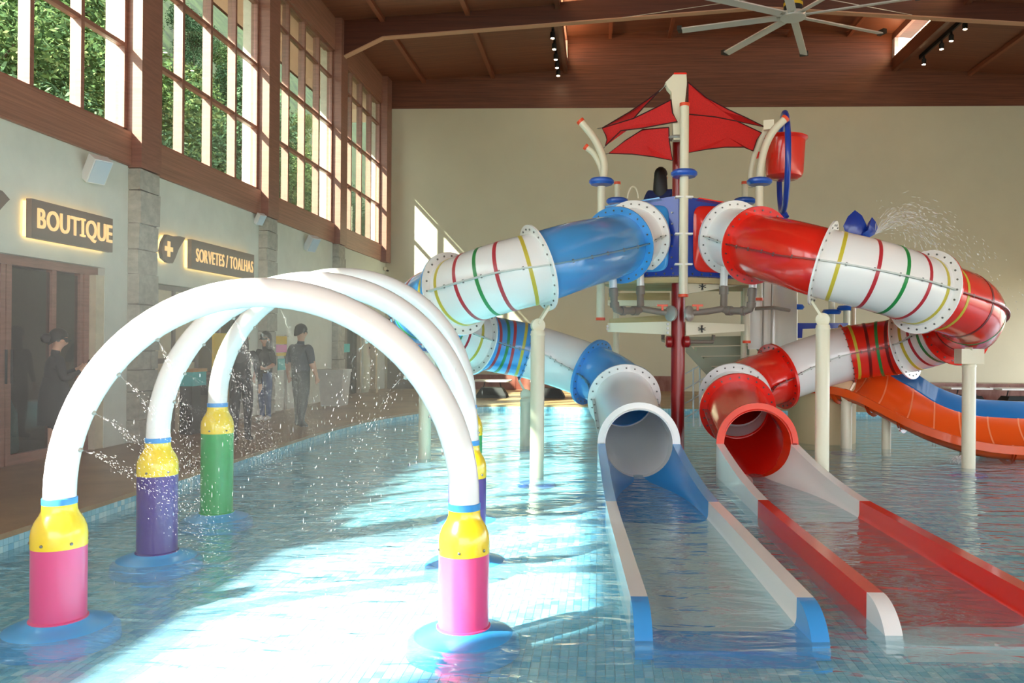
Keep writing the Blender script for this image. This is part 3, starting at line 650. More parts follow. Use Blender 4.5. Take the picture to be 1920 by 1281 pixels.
# clear curved screen beside the stairs
cs = [[at(1402 + 92 * k / 10, yy, 12.9 + .5 * math.sin(PI * k / 10)) for k in range(11)] for yy in (530, 570, 610, 655)]
MB().loft(cs, False).build('clear_screen', 'clear', tw, 60)  # white body colour stands for the sheet's bright reflection
for x in (1432, 1448): MB().tube([at(x, 530, 12.8), at(x - 2, 650, 12.8)], .016, 8).build('screen_rib', 'valve', tw)
MB().tube([at(1415, 579, 12.8), at(1450, 577, 12.75), at(1480, 582, 12.9)], .03, 8).build('screen_rib', 'valve', tw)
# shade sails
def sail(pts, sub=0):
    P = [at(*p) for p in pts]; c = sum(P, V()) / len(P); mb = MB(); n_ = len(P); off = fh * .006 + up * .002
    mb.add(P + [c] + [p + off for p in P] + [c + off], [(i, (i + 1) % n_, n_) for i in range(n_)] + [((i + 1) % n_ + n_ + 1, i + n_ + 1, 2 * n_ + 1) for i in range(n_)] + [(i, i + n_ + 1, (i + 1) % n_ + n_ + 1, (i + 1) % n_) for i in range(n_)])
    o = mb.build('shade_sail', 'sail', tw, 20); MB().tube(P + [P[0]], .009, 6, False).build('sail_hem', 'rope', o); return o
sail([(1248, 161, 11.2), (1215, 186, 11.45), (1180, 210, 11.7), (1129, 240, 12.2), (1160, 233, 12.0), (1188, 222, 11.8), (1205, 203, 11.6), (1235, 172, 11.3)])
sail([(1258, 187, 11.15), (1225, 204, 11.3), (1188, 222, 11.5), (1129, 240, 11.9), (1136, 254, 11.85), (1138, 262, 11.85), (1135, 274, 11.8), (1164, 245, 11.6), (1206, 240, 11.4), (1270, 228, 11.1), (1261, 212, 11.12)])
sail([(1254, 239, 11.2), (1255, 265, 11.2), (1261, 301, 11.2), (1225, 294, 11.3), (1185, 289, 11.55), (1141, 288, 11.85), (1172, 264, 11.7), (1205, 243, 11.5)])
sail([(1290, 154, 11.1), (1325, 183, 11.25), (1365, 205, 11.45), (1400, 221, 11.6), (1434, 238, 11.85), (1381, 227, 11.7), (1340, 219, 11.4), (1290, 214, 11.15)])
sail([(1290, 214, 11.15), (1340, 219, 11.4), (1381, 227, 11.7), (1428, 249, 11.95), (1419, 262, 11.9), (1412, 283, 11.85), (1395, 276, 11.8), (1360, 276, 11.5), (1325, 280, 11.3), (1288, 287, 11.15)])
MB().bar(at(1432, 236, 11.85), at(1452, 234, 11.8), .1, .14).build('sail_bracket', 'cream', tw, 0)
MB().tube([at(1248, 160, 11.15), at(1236, 172, 11.25)], .006, 6).build('sail_cable', 'valve', tw)
for a, b in (((1129, 240, 12), (1120, 241, 11.8)), ((1141, 288, 11.85), (1132, 290, 11.75)), ((1135, 274, 11.8), (1129, 281, 11.75))): MB().tube([at(*a), at(*b)], .008, 6).build('sail_cable', 'valve', tw)

# tipping bucket on its hoop
bk = thing('tipping_bucket', at(1472, 405, 12.3), 'red tipping water bucket hung in a dark blue hoop', 'bucket')
bc = at(1470, 336, 12.35)
MB().lathe([(.02, 0), (.2, .0), (.27, .04), (.29, .1), (.3, .6), (.335, .635), (.335, .655), (.295, .65), (.28, .6), (.27, .1), (.0, .03)], bc - up * .0, 32, (.04, 0, 1), False).build('bucket_body', 'red', bk)
hp = [at(1469, 306, 12.35) + (rh * .12 + fh * .68).normalized() * (.72 * math.cos(a)) * .98 + up * (.76 * math.sin(a)) for a in [2 * PI * k / 48 for k in range(49)]]
MB().tube(hp, .045, 12, False).build('hoop', 'navy', bk)
MB().tube([at(1468, 397, 12.35), at(1474, 408, 12.3)], .05, 12).build('hoop_stem', 'navy', bk)
MB().tube([at(1452, 302, 12.35), at(1490, 302, 12.35)], .02, 10).build('pivot', 'navy', bk)
MB().obox(at(1425, 291, 12.2), rh * .1, fh * .02, up * .05).build('pivot_plate', 'red', bk, 0)

# ------------------------------------------------------------------ second play structure behind, its open slide and flower sprayer
ps = thing('play_platform', cc(4.0, 14.6, PF), 'cream post frame with blue discs and a navy beam behind the red slide', 'play structure')
for x, yt, Z, yd in ((1489, 530, 14.5, 576), (1559, 540, 15.2, 585), (1587, 540, 15.0, 578)):
    c = at(x, 640, Z); MB().lathe([(.06, PF - 0), (.06, zpix(yt, x, Z))], V((c.x, c.y, 0)), 16).build('post', 'cream', ps)
    MB().lathe([(.07, -.045), (.15, -.045), (.18, 0), (.15, .045), (.07, .045)], V((c.x, c.y, zpix(yd, x, Z))), 24).build('collar_disc', 'disc', ps)
MB().prism([at(x, y, 14.7) for x, y in [(1494, 606), (1590, 606), (1590, 614), (1560, 616), (1548, 621), (1534, 616), (1505, 617), (1504, 634), (1495, 634)]], fh * .08).build('arched_beam', 'navy', ps, 0)
MB().prism([at(x, y, 13.9) for x, y in [(1458, 535), (1470, 535), (1470, 577), (1466, 577)]], fh * .06).build('side_fin', 'navy', ps, 0)
c = on(1540, 838, 2, PF); MB().lathe([(.55, PF), (.55, 1.05), (.5, 1.08)], V((c.x, c.y, 0)), 32).build('round_base', 'beige', ps)
# flower
fl_ = thing('flower_sprayer', at(1600, 455, 13.5), 'dark blue petal-shaped water sprayer above the white tube', 'sprayer')
MB().tube([at(1600, 610, 13.5), at(1602, 440, 13.5)], .04, 12).build('stem', 'cream', fl_)
for bx, tip, hw in ((1598, (1603, 394), 22), (1633, (1635, 407), 13), (1614, (1620, 428), 9)):
    px, py = tip; base = (1612, 452)
    out = [(px, py), (px + hw * .6, py + 10), (px + hw, py + 28), (base[0] + hw * .5, base[1]), (base[0] - hw, base[1]), (px - hw, py + 30), (px - hw * .6, py + 12)]
    cpt = at(sum(p[0] for p in out) / 7, sum(p[1] for p in out) / 7, 13.38)
    P = [at(x, y, 13.5) for x, y in out]; mb = MB(); mb.add(P + [cpt, cpt + fh * .12], [(i, (i + 1) % 7, 7) for i in range(7)] + [((i + 1) % 7, i, 8) for i in range(7)]); mb.build('petal', 'navy', fl_, 60)
# open orange and blue flume running to the right
os_ = thing('open_slide', on(1850, 862, 2, PF), 'orange open flume with a blue inner wall curving down to the pool', 'water slide')
CTL = [(1555, 738, 13.2), (1610, 742, 12.7), (1680, 778, 12.3), (1750, 815, 12.0), (1830, 840, 11.8), (1920, 848, 11.7), (2010, 850, 11.7)]
op = catmull([at(x, y, Z) for x, y, Z in CTL], 8)
def oring(i, w0, w1, h, th=0):
    p = op[i]; t = (op[min(i + 1, len(op) - 1)] - op[max(i - 1, 0)]).normalized(); sd = t.cross(up).normalized(); return p, t, sd
outr, inr, rimf, rimb = [], [], [], []
for i in range(len(op)):
    p, t, sd = oring(i, 0, 0, 0); R_ = .48; rg = []
    for j in range(15):
        a = PI * (j / 14); rg.append(p + sd * (R_ * math.cos(a)) - up * (.34 * math.sin(a)) + up * (.14 + .16 * (1 - math.cos(a))))
    rg = [p + sd * (R_ + .07) + up * .02, p + sd * (R_ + .07) + up * .14] + rg
    outr.append(rg); q = p - sd * R_ + up * .46
    inr.append([q, q - sd * .02 + up * .02, q - sd * .05 + up * .26, q - sd * .09 + up * .26, q - sd * .09 - up * .1])
MB().loft(outr, False).build('flume_channel', 'orange', os_, 60)
MB().loft([[V(p) - up * .025 + oring(i, 0, 0, 0)[2] * .0 for p in r[2:]] for i, r in enumerate(outr)], False).build('flume_underside', 'orange', os_, 60)
MB().loft(inr, False).build('blue_side_wall', 'oblue', os_, 40)
for i in (6, 12, 18, 24, 30, 36, 42):
    if i < len(op):
        p, t, sd = oring(i, 0, 0, 0); rr = []
        for dx in (-.012, .012): rr.append([q + t * dx + up * .006 for q in outr[i][2:]])
        MB().loft(rr, False).build('joint_line', 'orange_seam', os_, 60)
        rr = []
        for dr in (.0, .05):
            rr.append([p + sd * ((.48 + dr) * math.cos(PI * j / 14)) - up * ((.37 + dr) * math.sin(PI * j / 14)) + up * (.12 + .16 * (1 - math.cos(PI * j / 14))) for j in range(10)])
        mb = MB().loft(rr, False); mb.loft([[q + t * .04 for q in r] for r in rr], False); mb.build('joint_flange', 'orange', os_, 0)
for i in (14, 30):
    p = op[i]; MB().lathe([(.07, PF), (.07, p.z - .02)], V((p.x, p.y, 0)), 14).build('support_post', 'cream', os_)

# ------------------------------------------------------------------ shops along the left wall
def text_parts(txt, y0, y1, z0, h, x, mat, parent, serif_i=False):
    """Raised letters on a face that looks towards +X, reading along +Y; each letter a part."""
    glyphs = []; adv = 0
    for ch in txt:
        if ch == ' ': adv += .3; continue
        cu_ = bpy.data.curves.new('t', 'FONT'); cu_.body = ch; cu_.size = 1; cu_.extrude = .03; cu_.offset = .012 if serif_i else 0
        ob = bpy.data.objects.new('t', cu_); col.objects.link(ob); dg = bpy.context.evaluated_depsgraph_get()
        me = bpy.data.meshes.new_from_object(ob.evaluated_get(dg)); bpy.data.objects.remove(ob); bpy.data.curves.remove(cu_)
        xs = [v.co.x for v in me.vertices]; lo, hi = min(xs), max(xs)
        if ch == 'I' and serif_i:
            bm = bmesh.new(); bm.from_mesh(me)
            for zc in (.04, .66):
                r = bmesh.ops.create_cube(bm, size=1); bmesh.ops.scale(bm, vec=(.36, .08, .06), verts=r['verts']); bmesh.ops.translate(bm, vec=((lo + hi) / 2, zc, 0), verts=r['verts'])
            bm.to_mesh(me); bm.free(); lo -= .1; hi += .1
        glyphs.append((me, adv - lo)); adv += hi - lo + (.09 if serif_i else .13)
    k = (y1 - y0) / (adv - .1)
    for me, off in glyphs:
        for v in me.vertices:
            a, b, c = v.co; v.co = (x + c * .35, y0 + (a + off) * k, z0 + b * h / .7)
        me.materials.clear(); me.materials.append(MATS[mat]); me.update()
        link(bpy.data.objects.new('letter', me), parent)
def wall_sign(name, y0, y1, z0, z1, label, txt, ty0, ty1, tz, th, serif=False):
    t = thing(name, (XL, (y0 + y1) / 2, z0), label, 'sign')
    boxm('sign_plate', (XL + .06, y0, z0), (XL + .13, y1, z1), 'sign', t)
    boxm('halo_light', (XL + .005, y0 + .02, z0 + .02), (XL + .05, y1 - .02, z1 - .02), 'glow', t)
    text_parts(txt, ty0, ty1, tz, th, XL + .135, 'letter', t, serif)
wall_sign('shop_sign', 9.01, 10.56, 2.82, 3.28, 'brown backlit BOUTIQUE sign above the glass doors', 'BOUTIQUE', 9.1, 10.53, 2.95, .235, True)
wall_sign('shop_sign', 12.66, 15.01, 2.8, 3.28, 'brown backlit SORVETES / TOALHAS sign above the kiosk', 'SORVETES / TOALHAS', 12.8, 14.95, 2.93, .22)
def pick(pts, label, plus):
    P = [on(x, y, 0, XL + .06) for x, y in pts]; c = sum(P, V()) / len(P)
    t = thing('shop_sign', (XL, c.y, c.z), label, 'sign'); MB().prism(P, (.06, 0, 0)).build('sign_plate', 'sign', t, 0)
    MB().prism([c + (p - c) * .93 - V((.05, 0, 0)) for p in P], (.035, 0, 0)).build('halo_light', 'glow', t, 0)
    if plus:
        q = on(316, 467, 0, XL + .125); MB().box((q.x, q.y - .035, q.z - .12), (q.x + .012, q.y + .035, q.z + .12)).box((q.x, q.y - .11, q.z - .035), (q.x + .0121, q.y + .11, q.z + .035)).build('plus_mark', 'letter', t, 0)
pick([(307, 440), (318, 443), (330, 443), (341, 446), (335, 456), (328, 468), (322, 484), (317, 494), (308, 492), (299, 484), (296, 470), (300, 452)], 'brown pick-shaped sign with a glowing plus mark', True)
pick([(-40, 352), (-20, 353), (-5, 358), (9, 374), (2, 381), (-8, 392), (-18, 406), (-30, 408), (-42, 396), (-46, 372)], 'brown pick-shaped sign beside the BOUTIQUE sign', False)

def room(name, y0, y1, zt, dep, mat='shopdark'):
    mb = MB(); x0, x1 = XL - .3, XL - .3 - dep
    for a, b in (((x1 - .1, y0 - .1, ZD), (x1, y1 + .1, zt)), ((x1, y0 - .1, ZD), (x0, y0, zt)), ((x1, y1, ZD), (x0, y1 + .1, zt)), ((x1, y0 - .1, zt), (x0, y1 + .1, zt + .1)), ((x1, y0 - .1, ZD - .05), (x0, y1 + .1, ZD + .004))): mb.box(a, b)
    tag(mb.build(name, mat, None, 0), kind='structure')
room('wall_boutique', 6.2, 11.3, 3.0, 2.6); room('wall_kiosk', 11.5, 15.6, 3.0, 2.4); room('wall_store', 20.3, 23, 2.8, 2.0)
xd = XL - .16
d1 = thing('door_1', (xd, 8.7, ZD), None, None, kind='structure')
fr = MB().box((xd - .06, 6.9, 2.5), (xd + .06, 10.6, 2.61)).box((xd - .06, 10.32, ZD), (xd + .06, 10.42, 2.5)).box((xd - .06, 6.9, ZD), (xd + .06, 7.0, 2.5)); fr.build('door_frame', 'frame', d1, 0)
boxm('reveal', (XL - .28, 10.42, ZD), (XL - .01, 10.6, 2.5), 'coping', d1)
for a, b in ((7.0, 7.06), (7.9, 7.98), (8.86, 8.93), (8.95, 9.03), (9.72, 9.8), (10.26, 10.32)): boxm('stile', (xd - .04, a, ZD), (xd + .04, b, 2.5), 'frame', d1)
for a, b in ((7.06, 7.9), (7.98, 8.86), (9.03, 9.72), (9.8, 10.26)):
    boxm('pane', (xd - .006, a, ZD + .12), (xd + .006, b, 2.47), 'shop_glass', d1); boxm('bottom_rail', (xd - .04, a, ZD), (xd + .04, b, ZD + .12), 'frame', d1)
for yy in (8.9, 8.99): MB().tube([(xd + .08, yy, 1.1), (xd + .08, yy, 1.5)], .014, 10).build('pull_handle', 'black', d1)
d2 = thing('door_2', (xd, 13.4, ZD), None, None, kind='structure')
fr = MB().box((xd - .05, 11.85, 2.42), (xd + .05, 14.95, 2.5))
for a in (11.85, 12.55, 13.3, 14.1, 14.87): fr.box((xd - .05, a, ZD), (xd + .05, a + .08, 2.42))
fr.build('door_frame', 'pipe', d2, 0)
for a, b in ((11.93, 12.55), (12.63, 13.3)): boxm('panel', (xd - .02, a, ZD), (xd + .02, b, 2.42), 'coping', d2); boxm('rail', (xd - .03, a, 1.25), (xd + .03, b, 1.33), 'pipe', d2)
boxm('pane', (xd - .006, 13.38, ZD), (xd + .006, 14.1, 2.42), 'shop_glass', d2); boxm('pane', (xd - .006, 14.18, ZD), (xd + .006, 14.87, 2.42), 'shop_glass', d2)
d3 = thing('door_3', (xd, 21.6, ZD), None, None, kind='structure')
MB().box((xd - .05, 20.62, ZD), (xd + .05, 20.72, 2.35)).box((xd - .05, 22.5, ZD), (xd + .1, 22.6, 2.35)).box((xd - .05, 20.7, 2.27), (xd + .05, 22.5, 2.35)).build('door_frame', 'coping', d3, 0)
boxm('door_leaf', (xd - .04, 20.72, ZD), (xd, 21.6, 2.27), 'shopdark', d3); boxm('grab_rail', (xd + .0, 20.72, 1.32), (xd + .05, 21.7, 1.55), 'turq', d3)
boxm('pane', (xd - .01, 21.62, ZD), (xd, 22.5, 2.27), 'shop_glass', d3)
q = on(705, 662, 0, XL + .02); fx = thing('fire_extinguisher', (XL + .1, 23.2, 1.15), 'red fire extinguisher hung on the wall near the corner', 'extinguisher')
MB().lathe([(.07, 0), (.075, .02), (.075, .38), (.05, .44), (.02, .46), (.02, .5)], (XL + .1, 23.2, 1.2), 16).build('cylinder', 'red', fx); MB().box((XL + .04, 23.17, 1.68), (XL + .16, 23.23, 1.73)).build('handle', 'black', fx, 0); boxm('wall_bracket', (XL, 23.17, 1.4), (XL + .04, 23.23, 1.46), 'black', fx)
pc = thing('corner_post', (XL + .3, 22.75, ZD), 'cream square post standing beside the dark doorway', 'post')
boxm('shaft', (XL + .2, 22.6, ZD), (XL + .36, 22.76, 2.4), 'coping', pc); boxm('foot', (XL + .17, 22.57, ZD), (XL + .39, 22.79, ZD + .12), 'coping', pc)
# boutique shelf, plant, bag
sh = thing('shelf_unit', (-8.6, 9.9, ZD), 'light wooden open shelf unit inside the boutique', 'shelf')
for y in (9.05, 9.75, 10.45): boxm('upright', (-8.9, y - .025, ZD), (-8.5, y + .025, 2.05), 'shelf', sh)
for z in (.35, .85, 1.3, 1.7, 2.02): boxm('shelf_board', (-8.9, 9.05, z), (-8.5, 10.45, z + .04), 'shelf', sh)
pt = thing('potted_plant', (-8.7, 9.45, 2.06), 'small potted plant on top of the boutique shelf', 'plant')
MB().lathe([(.09, 0), (.12, .22), (.11, .22), (.08, .03)], (-8.7, 9.45, 2.06), 14).build('pot', 'leafpot', pt)
lf = MB(); rr = random.Random(5)
for k in range(26):
    a = rr.uniform(0, 2 * PI); e = rr.uniform(.3, 1.2); d = V((math.cos(a) * math.cos(e), math.sin(a) * math.cos(e), math.sin(e))); b = V((-8.7, 9.45, 2.26)); L = rr.uniform(.2, .42); s_ = d.cross(up).normalized() * .03
    lf.add([b, b + d * L * .5 + s_, b + d * L - up * .05, b + d * L * .5 - s_], [(0, 1, 2, 3)])
lf.build('foliage', 'leaf_c', pt, 0)
for nm, lb, yy, z, mt_ in (('handbag', 'dark round bag on the middle boutique shelf', 9.3, 1.34, 'dark'), ('folded_towels', 'folded pale towels on the lower boutique shelf', 9.95, .89, 'bin')):
    o = thing(nm, (-8.7, yy, z), lb, 'bag' if nm == 'handbag' else 'towels')
    if nm == 'handbag': MB().lathe([(.12, 0), (.2, .06), (.2, .16), (.1, .24)], (-8.7, yy, z), 16).build('bag_body', mt_, o); MB().tube([V((-8.7, yy + .12 * math.cos(a), z + .2 + .14 * math.sin(a))) for a in [PI * k / 8 for k in range(9)]], .012, 8).build('strap', 'black', o)
    else:
        for k in range(4): boxm('towel', (-8.85, yy - .2, z + .06 * k), (-8.55, yy + .2, z + .06 * k + .055), mt_, o)
bg_ = thing('shopping_bag', (-7.5, 9.55, ZD), 'pale blue bag standing on the boutique floor', 'bag')
MB().lathe([(.2, 0), (.24, .1), (.22, .55), (.12, .8), (.05, .85)], (-7.5, 9.55, ZD + .005), 14).build('bag_body', 'blue_soft', bg_); MB().tube([V((-7.5, 9.55 + .1 * math.cos(a), 1.0 + .12 * math.sin(a))) for a in [PI * k / 8 for k in range(9)]], .012, 8).build('strap', 'bin', bg_)
# kiosk goods
kc = thing('kiosk_counter', (-7.6, 13.5, ZD), 'dark kiosk counter behind the glass', 'counter'); boxm('body', (-7.75, 12.9, ZD), (-7.35, 15.0, .98), 'dark', kc); boxm('top', (-7.8, 12.85, .98), (-7.3, 15.05, 1.03), 'shelf', kc)
yb = thing('display_board', (-6.62, 13.75, ZD), 'yellow display board standing in front of the kiosk glass', 'board'); boxm('panel', (-6.66, 13.35, .95), (-6.62, 13.95, 1.75), 'yelc', yb)
for yy in (13.42, 13.88): boxm('leg', (-6.66, yy - .02, ZD), (-6.62, yy + .02, .95), 'shelf', yb)
ib = thing('ice_box', (-6.5, 12.3, ZD), 'turquoise box with a wooden lid by the kiosk door', 'box'); boxm('body', (-6.65, 12.12, .9), (-6.35, 12.55, 1.12), 'turq', ib); boxm('lid', (-6.66, 12.11, 1.12), (-6.34, 12.56, 1.17), 'shelf', ib); boxm('stand', (-6.6, 12.2, ZD), (-6.4, 12.47, .9), 'dark', ib)
rk = thing('towel_rack', (XL + .1, 16.4, ZD), 'wall rack of yellow, pink and turquoise towels', 'rack')
MB().tube([(XL + .06, 15.9, 1.72), (XL + .06, 16.9, 1.72)], .015, 8).build('rail', 'valve', rk)
q0 = 16.15
for k, (z1, z0, mt_) in enumerate(((1.72, 1.55, 'yelc'), (1.54, 1.38, 'pinkc'), (1.37, 1.3, 'yelc'), (1.24, 1.0, 'turq'))): boxm('towel', (XL + .03, q0 + .05 * k, z0), (XL + .09, q0 + .6, z1), mt_, rk)
for yy in (15.95, 16.85): boxm('upright', (XL, yy - .02, ZD), (XL + .05, yy + .02, 1.75), 'valve', rk)
# litter bin
p = on(627, 760, 2, ZD); tb = thing('litter_bin', (p.x, p.y, ZD), 'pale grey square bin by the third stone column', 'bin')
MB().loft([[V((p.x + a * r, p.y + b * r, z)) for a, b in ((-1, -1), (1, -1), (1, 1), (-1, 1))] for r, z in ((.24, ZD), (.29, .9))], True, True).build('bin_body', 'bin', tb, 0); boxm('bin_rim', (p.x - .31, p.y - .31, .9), (p.x + .31, p.y + .31, .97), 'bin', tb)
# wall speakers, sensor
def speaker(x, y, s, label):
    p = on(x, y, 0, XL); t = thing('wall_speaker', p, label, 'speaker'); d = V((.75, -.35, -.55)).normalized(); sd = d.cross(up).normalized(); u = sd.cross(d); c = p + V((.2, 0, 0)) * s
    MB().obox(c, d * .1 * s, sd * .16 * s, u * .22 * s).build('cabinet', 'speaker', t, 0); MB().obox(c + d * .105 * s, d * .008, sd * .14 * s, u * .2 * s).build('grille', 'grille', t, 0); MB().bar(p, c, .05, .05).build('bracket', 'speaker', t, 0)
speaker(160, 318, .78, 'white wall speaker tilted down above the BOUTIQUE sign'); speaker(572, 457, .8, 'white wall speaker tilted down on the plain wall past the kiosk'); speaker(478, 411, .5, 'small white wall speaker beside the second stone column')
p = on(277, 352, 0, XL); t = thing('alarm_sensor', p, 'white alarm sensor box beside the first stone column', 'sensor'); boxm('housing', (XL, p.y - .06, p.z - .12), (XL + .06, p.y + .06, p.z + .12), 'speaker', t); boxm('lens', (XL + .06, p.y - .035, p.z - .08), (XL + .068, p.y + .035, p.z), 'grille', t)
p = on(722, 500, 0, XL + .05); t = thing('security_camera', p, 'small cream camera under the beam at the corner', 'camera'); MB().lathe([(.05, 0), (.06, .02), (.05, .1)], p - up * .12, 12).build('housing', 'cream', t); MB().lathe([(.03, 0), (.03, .06)], p - up * .12 + V((.05, 0, 0)), 10, (1, -.3, -.3)).build('lens', 'dark', t)

# ------------------------------------------------------------------ far deck: marble bench, low tables, chair
mbn = thing('marble_bench', (10.6, 20.7, ZD), 'long red-brown marble bench on the far deck', 'bench')
for k in range(5): boxm('marble_panel', (8.1 + k * 1.2, 20.6, ZD + .05), (8.1 + k * 1.2 + 1.19, 20.9, .62), 'marble', mbn)
boxm('seat_slab', (8.05, 20.57, .62), (14.15, 21.2, .66), 'marble', mbn); boxm('core', (8.1, 20.85, ZD), (14.1, 21.15, .62), 'marble', mbn); boxm('plinth', (8.02, 20.45, ZD), (14.2, 20.62, ZD + .07), 'coping', mbn)
def low_table(p, label):
    t = thing('low_table', (p.x, p.y, ZD), label, 'table'); boxm('table_top', (p.x - .5, p.y - .3, .56), (p.x + .5, p.y + .3, .6), 'white', t)
    for a in (-.25, .25): MB().tube([(p.x + a, p.y, .35), (p.x + a * .8, p.y, .56)], .015, 8).build('leg', 'black', t)
    MB().loft([[V((p.x + a * r, p.y + b * r * .7, z)) for a, b in ((-1, -1), (1, -1), (1, 1), (-1, 1))] for r, z in ((.42, ZD), (.4, .2), (.28, .4))], True, True).build('base', 'black', t, 0)
low_table(on(923, 745, 2, ZD) + V((0, 0, 0)), 'white-topped low table with a black base by the marble wall'); low_table(on(1030, 746, 2, ZD), 'white-topped low table half hidden behind the tube slide post'); low_table(on(1812, 762, 2, ZD), 'white-topped low table with a black base by the marble bench')
p = on(1897, 764, 2, ZD); low_table(p + V((.12, 0, 0)), 'white-topped low table beside the black metal chair')
p = p + V((.55, -.1, 0)); ch = thing('metal_chair', (p.x + .45, p.y - .2, ZD), 'black metal chair beside the far low table', 'chair')
for a, b in ((-.22, -.22), (.22, -.22), (-.22, .22), (.22, .22)): MB().tube([(p.x + .45 + a, p.y - .2 + b, ZD), (p.x + .45 + a, p.y - .2 + b, .98 if b > 0 else .58)], .018, 8).build('leg', 'black', ch)
boxm('seat', (p.x + .2, p.y - .45, .56), (p.x + .7, p.y + .05, .6), 'black', ch)
for z in (.75, .95): boxm('back_rail', (p.x + .22, p.y - .01, z), (p.x + .68, p.y + .03, z + .04), 'black', ch)

# ------------------------------------------------------------------ ceiling fan, spot tracks
fc = at(1487, 30, 17.0); fan = thing('ceiling_fan', (fc.x, fc.y, 11.5), 'large industrial ceiling fan with long pale blades', 'fan')
MB().lathe([(.06, .5), (.06, 11.5 - fc.z)], fc, 14).build('down_rod', 'black', fan); MB().lathe([(.18, .06), (.2, .1), (.2, .4), (.16, .55)], fc, 24).build('motor', 'black', fan)
MB().lathe([(.203, .2), (.203, .27)], fc, 24).build('warning_label', 'yelc', fan); MB().lathe([(.12, -.06), (.27, -.05), (.27, .05), (.2, .08)], fc, 24).build('hub', 'alu', fan)
for k in range(8):
    a = math.radians(22 + 46.0 * k if k < 4 else 22 + 46 * 3 + 44.4 * (k - 3)); d = rh * math.cos(a) + fh * math.sin(a); s_ = V((-d.y, d.x, 0))
    b = MB().obox(fc + d * 1.32, d * 1.1, s_ * .085 + up * .02, up * .014).build('blade', 'alu', fan, 0); MB().obox(fc + d * 2.46 + up * .03, d * .05, s_ * .1, up * .05).build('winglet', 'dark', b, 0); MB().obox(fc + d * .26, d * .08, s_ * .05, up * .02).build('blade_clamp', 'valve', b, 0)
for dx, dy in ((-1, -1), (1, -1), (-1, 1), (1, 1)): MB().tube([fc + up * .5, fc + V((dx * 3.6, dy * 2.8, 1.15))], .008, 6).build('guy_wire', 'valve', fan)
def spots(xw, ylist, label):
    t = thing('spotlight_track', (xw, ylist[0], zroof(xw)), label, 'track lights'); zr = zroof(xw)
    boxm('track_rail', (xw - .025, ylist[0] - .4, zr - .12), (xw + .025, ylist[-1] + .3, zr - .0), 'black', t)
    for y in ylist:
        s_ = MB().lathe([(.05, 0), (.065, .02), (.065, .15), (.03, .19), (.03, .25)], (xw, y, zr - .37), 14).build('spotlight', 'black', t); MB().lathe([(.05, -.004), (.05, .004)], (xw, y, zr - .372), 14).build('lamp_face', 'lamp', s_)
spots(LX0 - .2, [21.3, 22.1, 22.9, 23.6, 24.3], 'black spotlight track along the sunlit side of the roof lantern')
spots(LX1 + .35, [20.9, 21.7, 22.3, 23.5], 'black spotlight track along the dim side of the roof lantern')

